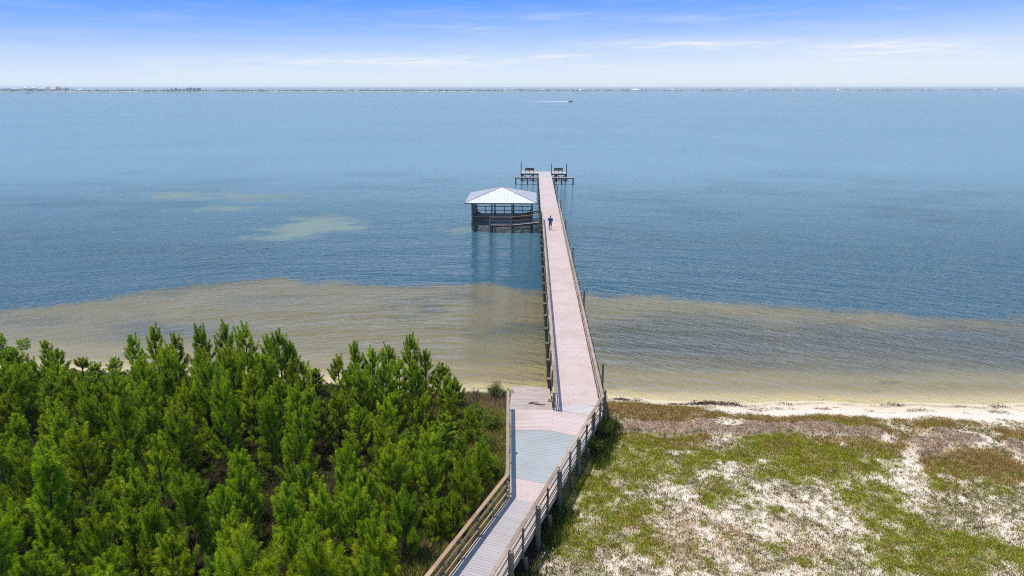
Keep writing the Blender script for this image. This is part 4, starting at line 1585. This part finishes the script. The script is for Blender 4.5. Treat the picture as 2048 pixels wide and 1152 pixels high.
stuff('green_grass', isG & notW, cg, 7, 0.11, 0.08, 0.013, 1.5, 'low green grass spreading over the sand right of the boardwalk')
stuff('brown_grass', isB & notW, cb, 7, 0.14, 0.08, 0.012, 1.4, 'dry brown and olive grass along the top of the beach')
stuff('red_weeds', isR & notW, cr, 7, 0.07, 0.06, 0.013, 1.2, 'reddish low weeds scattered over the pale sand', cat='weeds')
stuff('sparse_weeds', isS & notW, cs_, 8, 0.085, 0.055, 0.012, 1.1, 'sparse olive and straw weeds dotting the white sand', cat='weeds')
# wrack: dead seagrass heaped in a long low bank
N = 60000
X = rng.uniform(3, 32, N)
Y = rng.uniform(27, 36, N)
Wb = blob(X, Y, WRACK, 0.75, 4.0)
Wv = veg(X, Y)[3]
msk = (Wb > 0.3) & (Wv > 0.4)
stuff('seagrass_wrack', msk, np.array([[0.36, 0.25, 0.195], [0.24, 0.16, 0.12], [0.50, 0.37, 0.30], [0.12, 0.075, 0.055]]), 5, 0.035, 0.05, 0.016, 3.0,
      'bank of dead mauve brown seagrass lying across the sand', 'litter', 'seaweed')
# dark strand of seaweed at the waterline
N = 16000
X = rng.uniform(3.9, 34, N)
s0 = 0.5 + rng.normal(0, 0.22, N) + 0.6 * (fbm(X, X * 0, 0.7, 3, 0.5, 40) - 0.5)
Y = shore(X) - s0
msk = rng.random(N) < 0.6 * smooth(0.5, 0.66, fbm(X, Y, 0.9, 4, 0.6, 41)) * (0.25 + 0.75 * np.exp(-((X - 7) / 6) ** 2))
stuff('strand_seaweed', msk, np.array([[0.05, 0.035, 0.035], [0.09, 0.06, 0.05], [0.03, 0.025, 0.03]]), 5, 0.035, 0.09, 0.022, 3.0,
      'dark seaweed strewn along the waterline right of the pier', 'litter', 'seaweed')

N = 5000
X = rng.uniform(6, 34, N)
Y = shore(X) - (1.5 + rng.normal(0, 0.18, N) + 0.9 * (fbm(X, X * 0, 0.5, 3, 0.5, 47) - 0.5))
msk = rng.random(N) < 0.7 * smooth(0.48, 0.62, fbm(X, Y, 1.1, 4, 0.6, 48))
stuff('dry_wrack', msk, np.array([[0.20, 0.13, 0.09], [0.30, 0.21, 0.14], [0.12, 0.08, 0.06]]), 4, 0.03, 0.08, 0.018, 3.0,
      'thin broken line of dry brown seaweed along the top of the pale beach', 'litter', 'seaweed')

# tall grass and weeds left of the landing and along the ramp, dry grass at the bottom
N = 42000
X = rng.uniform(-14, 0, N)
Y = rng.uniform(15, 38, N)
LX = np.array([lin(v) for v in Y]) - 0.2
s0 = shore(X) - Y
dist = LX - X
n_ = fbm(X, Y, 0.7, 4, 0.6, 80)
dry = (Y > 34.7 + (n_ - .5) * 2)
strip = (dist > 0) & (s0 > 1.2) & (rng.random(N) < np.where(Y > 25, 1 - smooth(3.0, 5.2, dist), 1 - smooth(1.2, 3.2, dist)) * (0.6 + 0.4 * smooth(.35, .6, n_)) + 0.05)
dryb = (dist > 0.2) & (Y < 23.5) & (rng.random(N) < (1 - smooth(3.5, 8, dist)) * smooth(0.42, 0.6, fbm(X, Y, 0.6, 3, 0.5, 81)))
stuff('tall_grass', strip & ~dry, np.array([[0.24, 0.27, 0.03], [0.36, 0.33, 0.07], [0.15, 0.19, 0.02], [0.42, 0.34, 0.14]]), 7, 0.32, 0.08, 0.012, 1.2,
      'tangled olive green grass between the pines and the landing')
stuff('dry_grass', (strip & dry) | dryb, np.array([[0.36, 0.24, 0.125], [0.26, 0.17, 0.09], [0.42, 0.31, 0.19], [0.19, 0.15, 0.05]]), 7, 0.30, 0.08, 0.010, 1.1,
      'dry tan grass at the feet of the pines and on the bank by the beach')
# forest floor litter: fallen needles and seedlings, colours darkened for the shaded gaps
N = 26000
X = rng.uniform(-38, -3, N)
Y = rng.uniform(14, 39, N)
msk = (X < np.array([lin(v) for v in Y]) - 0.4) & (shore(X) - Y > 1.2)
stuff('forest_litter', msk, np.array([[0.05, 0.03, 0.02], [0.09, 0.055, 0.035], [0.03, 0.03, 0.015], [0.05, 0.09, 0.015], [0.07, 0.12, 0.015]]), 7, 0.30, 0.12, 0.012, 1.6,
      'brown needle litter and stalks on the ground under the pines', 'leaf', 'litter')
# dark green weeds under and beside the right-hand rail
N = 9000
Y = rng.uniform(16, 34.4, N)
dx = rng.normal(0.25, 0.32, N)
X = rail_x(Y) + dx
msk = rng.random(N) < smooth(0.38, 0.58, fbm(X, Y, 0.5, 3, 0.5, 90)) * (0.3 + 0.7 * smooth(24, 30, Y))
stuff('rail_weeds', msk, np.array([[0.04, 0.075, 0.018], [0.07, 0.10, 0.02], [0.10, 0.13, 0.03]]), 7, 0.34, 0.07, 0.016, 0.8,
      'dark green leafy weeds growing under the right handrail', cat='weeds')


# ------------------------------------------------------------------ single plants
def leafy(name, x, y, h_, rad, n, cols, label, cat, stems=6, lw=0.03, ll_=0.07, tall=False, group=None):
    gz = float(gz_at(np.array([x]), np.array([y]))[0])
    e = tag(empty(name, (x, y, gz)), label, cat, group)
    mb = MB()
    tips = []
    for k in range(stems):
        a = k * 6.283 / stems + random.uniform(-.4, .4)
        r_ = rad * random.uniform(0.35, 0.95)
        t_ = Vector((x + math.cos(a) * r_, y + math.sin(a) * r_, gz + h_ * random.uniform(0.6, 0.98)))
        mid = Vector((x, y, gz)).lerp(t_, 0.5) + Vector((0, 0, h_ * 0.12))
        mb.tube([(x, y, gz - 0.1), mid, t_], [0.025, 0.015, 0.006], 5)
        tips += [mid, t_, mid.lerp(t_, 0.5)]
    mb.build('stems', M['bark'], e)
    k = n
    T0 = np.array([list(v) for v in tips])
    if tall or h_ < 1.5:
        c0 = T0[rng.integers(0, len(T0), k)] + rng.normal(0, 1, (k, 3)) * np.array([rad, rad, h_ * 0.6]) * 0.22
    else:
        T1 = T0[rng.integers(0, len(T0), 46)] + rng.normal(0, 1, (46, 3)) * np.array([rad, rad, h_ * .5]) * 0.10
        q_ = rng.normal(size=(k, 3))
        q_ /= np.linalg.norm(q_, axis=1)[:, None]
        c0 = T1[rng.integers(0, 46, k)] + q_ * rng.uniform(.5, 1, (k, 1)) * 0.42
    c0[:, 2] = np.maximum(c0[:, 2], gz + 0.02)
    d_ = rng.normal(size=(k, 3))
    d_[:, 2] = np.abs(d_[:, 2]) * (1.5 if tall else 0.7)
    d_ /= np.linalg.norm(d_, axis=1)[:, None]
    s_v = np.cross(d_, rng.normal(size=(k, 3)))
    s_v /= np.linalg.norm(s_v, axis=1)[:, None]
    V_ = np.empty((k, 4, 3))
    l_ = ll_ * rng.uniform(.6, 1.3, (k, 1))
    V_[:, 0] = c0
    V_[:, 1] = c0 + d_ * l_ * 0.5 + s_v * lw / 2
    V_[:, 2] = c0 + d_ * l_
    V_[:, 3] = c0 + d_ * l_ * 0.5 - s_v * lw / 2
    o_ = soup('leaves', V_.reshape(-1, 3), 4, M['leaf'], cols=pick(np.array(cols), k) * rng.uniform(.7, 1.3, (k, 1)), parent=e)
    return e


z_, bx_ = ztop(10, 700, 38.8)
leafy('broadleaf_shrub', bx_ - 0.6, 38.4, 2.6, 1.9, 26000, [[0.20, 0.32, 0.02], [0.32, 0.42, 0.03], [0.13, 0.21, 0.02]], 'rounded broad leaved shrub at the far left end of the waterside pines', 'shrub', 14, 0.06, 0.10)
x_, y_ = un(990, 795, 0.6)
leafy('beach_shrub', x_, y_, 0.95, 0.45, 2200, [[0.055, 0.10, 0.02], [0.11, 0.14, 0.03], [0.16, 0.16, 0.05]], 'spiky green shrub on the beach edge left of the old ramp', 'shrub', 7, 0.014, 0.17, True)
x_, y_ = un(1013, 790, 0.7)
leafy('beach_shrub', x_, y_, 0.6, 0.35, 900, [[0.05, 0.09, 0.02], [0.10, 0.12, 0.03]], 'small green tuft hugging the corner of the old ramp', 'shrub', 5, 0.012, 0.2, True)
for (q, r_, h_, lab) in (((505, 965), 0.7, 0.8, 'yellow green leafy bush in a dark gap among the pines'), ((1205, 870), 0.6, 0.9, 'dark leafy bush beneath the right rail where it bends'),
                         ((1186, 905), 0.5, 0.8, 'lower dark leafy bush beside the right rail posts'), ((970, 900), 0.6, 0.7, 'yellow green weed bush beside the landing')):
    x_, y_ = un(*q, 0.8)
    leafy('leafy_bush', x_, y_, h_, r_, 1800, [[0.05, 0.085, 0.015], [0.13, 0.15, 0.03], [0.08, 0.11, 0.02]], lab, 'bush', 7, 0.04, 0.08)
for (q, r_, h_, lab) in (((985, 850), 0.55, 0.7, 'green leafy bush beside the landing rail opposite the pink planks'), ((992, 945), 0.5, 0.6, 'green leafy bush close to the bend of the left rail'),
                         ((948, 838), 0.6, 0.8, 'green leafy bush between the last pines and the beach bank')):
    x_, y_ = un(*q, 0.9)
    leafy('leafy_bush', x_, y_, h_, r_, 2600, [[0.10, 0.16, 0.02], [0.20, 0.25, 0.04], [0.14, 0.19, 0.03]], lab, 'bush', 7, 0.03, 0.10)
# dead seed stalks on the beach bank
x_, y_ = un(950, 808, 0.7)
gz = float(gz_at(np.array([x_]), np.array([y_]))[0])
mb = MB()
for k, (dx, h_) in enumerate(((-0.05, 1.0), (0.12, 0.8), (0.28, 0.65), (0.2, 0.9))):
    mb.tube([(x_ + dx * 0.3, y_, gz - 0.05), (x_ + dx, y_, gz + h_)], [0.012, 0.007], 5)
    for j in range(10):
        zj = gz + h_ * (0.62 + 0.38 * j / 10)
        a = random.uniform(0, 6.28)
        mb.tube([(x_ + dx * (0.3 + .7 * (zj - gz) / h_), y_, zj), (x_ + dx * (0.3 + .7 * (zj - gz) / h_) + 0.06 * math.cos(a), y_ + 0.06 * math.sin(a), zj + 0.05)], [0.02, 0.012], 4)
tag(mb.build('seed_stalks', plain('dead_stalk', (0.17, 0.10, 0.06)), None), 'bunch of dead brown seed stalks standing on the beach bank', 'plant')

# bent sapling with a yellowing top near the bottom edge
x_, y_ = un(635, 1158, 0.9)
gz = float(gz_at(np.array([x_]), np.array([y_]))[0])
e = tag(empty('pine_sapling', (x_, y_, gz)), 'bent pine sapling with bare arched stem and yellowing needles near the bottom edge', 'pine tree')
pts = [Vector((x_ + a, y_ + b, gz + c_)) for a, b, c_ in ((0, 0, -.1), (0.1, 0.1, .45), (0.45, 0.15, .72), (0.95, 0.1, .80), (1.5, 0.0, .72), (1.9, -0.05, .85))]
MB().tube(pts, [0.04, 0.036, 0.03, 0.024, 0.016, 0.01], 7).build('trunk', plain('grey_sapling_bark', (0.30, 0.22, 0.18)), e)
VV, TT = [], []
for k in range(26):
    f_ = random.uniform(0.5, 1.0)
    i = min(int(f_ * 5), 4)
    b_ = pts[i].lerp(pts[i + 1], f_ * 5 - i)
    d_ = Vector((random.uniform(.1, 1), random.uniform(-.7, .7), random.uniform(-.1, .7))).normalized()
    v_, t_ = needles(b_, d_, random.uniform(0.2, 0.5), 260, 0.18, young=0.42)
    VV.append(v_)
    TT.append(t_)
soup('crown', np.concatenate(VV), 3, M['needle'], tint=np.concatenate(TT), parent=e)

# ------------------------------------------------------------------ boats
white = plain('white_gelcoat', (0.72, 0.72, 0.70), 0.4, 2, 0.95)
darkp = plain('dark_hull_paint', (0.05, 0.08, 0.12), 0.4, 2, 0.9)


def boat(x, y, L_, rz, label, dark=False):
    e = empty('motor_boat', (x, y, 0), rz)
    tag(e, label, 'boat')
    mtx = Matrix.Translation((x, y, 0.0)) @ Matrix.Rotation(rz, 4, 'Z')
    W2 = L_ * 0.18
    st = [(-0.5, 1.0, -0.2, 0.75), (-0.2, 1.0, -0.25, 0.8), (0.15, 0.92, -0.25, 0.9), (0.38, 0.55, -0.1, 1.05), (0.5, 0.04, 0.35, 1.2)]
    pts, fc = [], []
    for (a, w2, zb, zt) in st:
        for (yy, zz_) in ((-w2 * W2, zt), (-w2 * W2 * 0.7, zb + .1), (0, zb), (w2 * W2 * 0.7, zb + .1), (w2 * W2, zt)):
            pts.append(tuple(mtx @ Vector((a * L_, yy, zz_))))
    for i in range(len(st) - 1):
        for k in range(4):
            fc.append((i * 5 + k, i * 5 + k + 1, (i + 1) * 5 + k + 1, (i + 1) * 5 + k))
        fc.append((i * 5 + 4, i * 5, (i + 1) * 5, (i + 1) * 5 + 4))
    fc.append((0, 1, 2, 3, 4))
    MB().poly(pts, fc).build('hull', darkp if dark else white, e)
    mb = MB()
    mb.box(-0.08 * L_, 0.12 * L_, -W2 * .45, W2 * .45, 0.8, 1.5, m=mtx)
    mb.build('console', darkp, e)
    mb = MB()
    mb.box(-0.2 * L_, 0.12 * L_, -W2 * .7, W2 * .7, 2.2, 2.3, m=mtx)
    for a in (-.18, .1):
        for b in (-.6, .6):
            mb.box(a * L_ - .05, a * L_ + .05, b * W2 - .05, b * W2 + .05, 0.8, 2.2, m=mtx)
    mb.build('canopy', white, e)
    mb = MB()
    mb.box(-0.57 * L_, -0.5 * L_, -0.25, 0.25, 0.2, 1.3, m=mtx)
    mb.build('engine', darkp, e)
    return e


bx, by = un(1141, 203.5, 0)
boat(bx, by, 6.5, R(3), 'small motor boat speeding to the right with a white wake', True)
foam = plain('sea_foam', (0.8, 0.82, 0.84), 0.9, 1.0, 0.8)
mb = MB()
n_ = 60
wx0 = un(1062, 203.5, 0)[0]
for i in range(n_):
    f0, f1 = i / n_, (i + 0.92) / n_
    xa, xb = bx - 3 + (wx0 - bx) * f0, bx - 3 + (wx0 - bx) * f1
    h0 = (1.7 * (1 - f0) ** 1.3 + 0.15) * random.uniform(.6, 1.25)
    oy = random.uniform(-.5, .5) + 4 * f0
    mb.poly([(xb, by + oy - h0, 0.05), (xa, by + oy - h0 * .9, 0.05), (xa, by + oy + h0, 0.05), (xb, by + oy + h0 * .9, 0.05),
             (xb, by + oy, 0.45 * (1 - f0) + .06), (xa, by + oy, 0.45 * (1 - f0) + .08)], [(0, 1, 5, 4), (4, 5, 2, 3)])
tag(mb.build('wake', foam, None), 'long white wake of foam trailing behind the motor boat', 'wake', kind='stuff')
bx, by = un(55, 187.5, 0)
boat(bx, by, 15, R(10), 'tiny dark boat off the houses on the far shore', True)

# ------------------------------------------------------------------ barrier island, its houses and trees
IP = [(-260, 185.2), (0, 184.4), (520, 184.0), (1024, 183.2), (1280, 182.6), (1700, 182.0), (2048, 181.6), (2300, 181.4)]
ip = [(un(a, b, 0), a) for a, b in IP]


def isl(px):
    y = np.interp(px, [a for a, _ in IP], [b for _, b in IP])
    return un(px, float(y), 0)


nx_ = 420
pxs = np.linspace(-250, 2290, nx_)
irs = random.Random(9)
prof = fbm(pxs, pxs * 0, 0.05, 4, 0.6, 7)
Vi, Fi, Ti = [], [], []
cs0 = np.zeros((nx_, 6, 3))
for i, px in enumerate(pxs):
    x, y = isl(px)
    c_ = Vector((x, y)).normalized()
    jag = irs.uniform(-14, 14)
    for j, (dd, zz_) in enumerate(((jag, -0.5), (25 + jag, 1.2), (70, 1.5 + 1.5 * prof[i]), (150, 1.5 + 2.5 * prof[(i * 7) % nx_]), (320, 2.0 + 2 * prof[i]), (420, -0.5))):
        cs0[i, j] = (x + c_.x * dd, y + c_.y * dd, zz_)
me = bpy.data.meshes.new('barrier_island')
vv = cs0.reshape(-1, 3)
ff_ = [(i * 6 + j, (i + 1) * 6 + j, (i + 1) * 6 + j + 1, i * 6 + j + 1) for i in range(nx_ - 1) for j in range(5)]
me.from_pydata([tuple(v) for v in vv], [], ff_)
m, t, o = material('island_sand_and_scrub')
p = t.new('ShaderNodeNewGeometry').outputs['Position']
n1 = t.noise(t.mapping(p, scale=(1, 0.3, 1)), 0.02, 4, 0.6)
pbr(t, o, t.ramp(n1, [(0.40, (0.52, 0.49, 0.43)), (0.50, (0.30, 0.31, 0.22)), (0.6, (0.13, 0.19, 0.11))]), 0.9)
tag(link('terrain', me, m), 'low sandy barrier island along the horizon', 'island', kind='structure')
# scrub on the island
Vs, Cs = [], []
for px in np.arange(-240, 2280, 1.15):
    if irs.random() < (0.72 if px < 1300 else 0.6) * (0.4 + 1.2 * prof[int((px + 250) / 2540 * nx_) % nx_]):
        x, y = isl(px)
        c_ = Vector((x, y)).normalized()
        dd = irs.uniform(30, 150) if px > 150 else irs.uniform(110, 200)
        h_ = irs.uniform(2.5, 8.0)
        w2 = irs.uniform(3, 9)
        bx, by = x + c_.x * dd, y + c_.y * dd
        for k in range(7):
            a = rng.random(3) * 2 - 1
            q = np.array([bx + a[0] * w2, by + a[1] * w2, 2.0 + h_ * (0.45 + 0.4 * abs(a[2]))])
            s3 = rng.normal(size=(3, 3)) * np.array([w2 * .5, w2 * .5, h_ * .35])
            Vs += [q + s3[0], q + s3[1], q + s3[2]]
            Cs.append([0.06, 0.13, 0.06] if irs.random() < .8 else [0.12, 0.11, 0.07])
tag(soup('island_scrub', np.array(Vs), 3, M['leaf'], cols=np.array(Cs)), 'patchy green scrub covering the far barrier island', 'scrub', kind='stuff')


def far_tree(px, hgt, rad, dd, label):
    x, y = isl(px)
    c_ = Vector((x, y)).normalized()
    x, y = x + c_.x * dd, y + c_.y * dd
    e = tag(empty('island_tree', (x, y, 2)), label, 'tree', 'trees on the far island')
    MB().tube([(x, y, 1), (x, y, 2 + hgt * .7)], [0.6, 0.3], 6).build('trunk', M['bark'], e)
    n_ = 260
    q = rng.normal(size=(n_, 3))
    q /= np.linalg.norm(q, axis=1)[:, None]
    q *= rng.uniform(0.3, 1.0, (n_, 1)) ** 0.5
    q = q * np.array([rad, rad, hgt * .36]) + np.array([x, y, 2 + hgt * .66])
    V_ = np.repeat(q, 3, axis=0) + rng.normal(0, 1, (n_ * 3, 3)) * rad * 0.16
    soup('crown', V_, 3, M['leaf'], cols=np.array([0.035, 0.07, 0.03]) * rng.uniform(.6, 1.5, (n_, 1)), parent=e)


tp = [(335, 7), (344, 11), (353, 15), (361, 9), (368, 8), (375, 13), (382, 17), (389, 14), (395, 12), (400, 14)]
for k, (px, h_) in enumerate(tp):
    far_tree(px, h_ + 2, 4.2 + h_ * .17, 60 + (k % 3) * 25, 'dark tree in the clump on the far island, %s from its left end' % ORD[k])
for k, (px, h_) in enumerate(((25, 8), (58, 12), (64, 11))):
    far_tree(px, h_, 6, 20 + k * 6, 'dark tree in front of the far island houses, %s from the left' % ORD[k])

hc = {'white': (0.72, 0.72, 0.70), 'blue': (0.30, 0.46, 0.58), 'teal': (0.25, 0.45, 0.45), 'tan': (0.55, 0.44, 0.33), 'coral': (0.60, 0.27, 0.21), 'grey': (0.42, 0.43, 0.45), 'yellow': (0.62, 0.55, 0.34)}
rc = {'grey': (0.50, 0.54, 0.58), 'white': (0.80, 0.80, 0.80), 'red': (0.42, 0.20, 0.15), 'brown': (0.3, 0.24, 0.2)}
HM = {k: plain('house_wall_' + k, v, 0.8, 0.3, 0.9) for k, v in hc.items()}
RM = {k: plain('house_roof_' + k, v, 0.8, 0.3, 0.85) for k, v in rc.items()}
glass = plain('dark_window_glass', (0.05, 0.07, 0.09), 0.2, 0.5, 0.8)


def house(px, w_, h_, wall, roof_, dd, label):
    x, y = isl(px)
    c_ = Vector((x, y)).normalized()
    rz = math.atan2(-c_.x, c_.y)
    x, y = x + c_.x * dd, y + c_.y * dd
    mtx = Matrix.Translation((x, y, 1.5)) @ Matrix.Rotation(rz, 4, 'Z')
    e = tag(empty('beach_house', (x, y, 1.5), rz), label, 'house', 'beach houses on the far island')
    mb = MB()
    mb.box(-w_ / 2, w_ / 2, -6, 6, 2.2, h_, m=mtx)
    for a in (-.45, -.15, .15, .45):
        for b in (-5.5, 5.5):
            mb.box(a * w_ - .3, a * w_ + .3, b - .3, b + .3, -1.5, 2.2, m=mtx)
    mb.build('wall', HM[wall], e)
    q = [(-w_ / 2 - 1, -7, h_), (w_ / 2 + 1, -7, h_), (w_ / 2 + 1, 7, h_), (-w_ / 2 - 1, 7, h_), (-w_ * .22, 0, h_ + 5.6), (w_ * .22, 0, h_ + 5.6)]
    MB().poly([tuple(mtx @ Vector(v)) for v in q], [(0, 1, 5, 4), (1, 2, 5), (2, 3, 4, 5), (3, 0, 4), (3, 2, 1, 0)]).build('roof', RM[roof_], e)
    zf_ = 3.4
    while zf_ + 1.6 < h_:
        for a in (-.32, 0, .32):
            MB().box(a * w_ - 1.2, a * w_ + 1.2, -6.12, -6.01, zf_, zf_ + 1.7, m=mtx).build('window', glass, e)
        zf_ += 3.2
    MB().box(-w_ * .45, w_ * .45, -8, -6.13, 2.3, 2.6, m=mtx).build('porch', HM['white'], e)


HS = [(-4, 24, 10, 'white', 'white'), (8, 22, 11, 'blue', 'grey'), (19, 18, 12, 'white', 'grey'), (31, 20, 10, 'teal', 'white'), (42, 18, 11, 'white', 'grey'), (52, 16, 12, 'tan', 'white'), (69, 20, 13, 'white', 'white'),
      (78, 16, 10, 'blue', 'grey'), (87, 18, 11, 'grey', 'white'), (97, 18, 12, 'white', 'red'), (107, 16, 10, 'blue', 'white'), (118, 22, 14, 'coral', 'red'), (127, 12, 13, 'white', 'grey'), (135, 18, 14, 'teal', 'grey'),
      (161, 26, 6, 'white', 'white')]
for k, (px, w_, h_, wl, rf, ) in enumerate(HS):
    house(px, w_, h_ * 1.3, wl, rf, 60 + (k % 3) * 14, '%s beach house on the far shore, %s from the left' % (wl, ORD[k]))
# big white domed hall far out on the island
x, y = isl(1271)
c_ = Vector((x, y)).normalized()
x, y = x + c_.x * 90, y + c_.y * 90
e = tag(empty('domed_hall', (x, y, 2)), 'long white building with a shallow pointed roof alone on the far island', 'building')
mb = MB()
mb.box(x - 28, x + 28, y - 15, y + 15, 0, 7)
mb.build('wall', HM['white'], e)
mb = MB()
nn = 14
top_ = [(x + 30 * math.cos(a * 6.283 / nn), y + 18 * math.sin(a * 6.283 / nn), 7.05) for a in range(nn)]
mid_ = [(x + 12 * math.cos(a * 6.283 / nn), y + 8 * math.sin(a * 6.283 / nn), 13) for a in range(nn)]
mb.poly(top_ + mid_ + [(x, y, 15.5)], [(i, (i + 1) % nn, nn + (i + 1) % nn, nn + i) for i in range(nn)] + [(nn + i, nn + (i + 1) % nn, 2 * nn) for i in range(nn)])
mb.build('roof', RM['white'], e)
SC = [(565, 'tan', 'brown'), (690, 'white', 'grey'), (870, 'tan', 'red'), (905, 'coral', 'brown'), (925, 'coral', 'red'), (1010, 'white', 'grey'), (1085, 'tan', 'grey'), (1160, 'white', 'white'), (1345, 'grey', 'white'),
      (1460, 'white', 'grey'), (1560, 'yellow', 'brown'), (1675, 'white', 'white'), (1760, 'coral', 'grey'), (1850, 'white', 'grey'), (1880, 'tan', 'grey'), (1990, 'white', 'white')]
for k, (px, wl, rf) in enumerate(SC):
    house(px, 20, 5.5, wl, rf, 50, '%s low cottage on the thin far island line, %s of its row from the left' % (wl, ORD[k]))

# ------------------------------------------------------------------ haze
HAZE = 1.2e-4
mb = MB()
mb.box(-70000, 70000, -400, 70000, -4.0, 26.5)
m, t, o = material('sea_haze')
vol = t.new('ShaderNodeVolumePrincipled')
vol.inputs['Color'].default_value = (0.80, 0.93, 1.0, 1)
vol.inputs['Density'].default_value = HAZE
vol.inputs['Anisotropy'].default_value = 0.0
t.l.new(vol.outputs[0], o.inputs['Volume'])
if HAZE > 0:
    tag(mb.build('haze', m, None), 'pale sea haze', 'haze', kind='stuff')
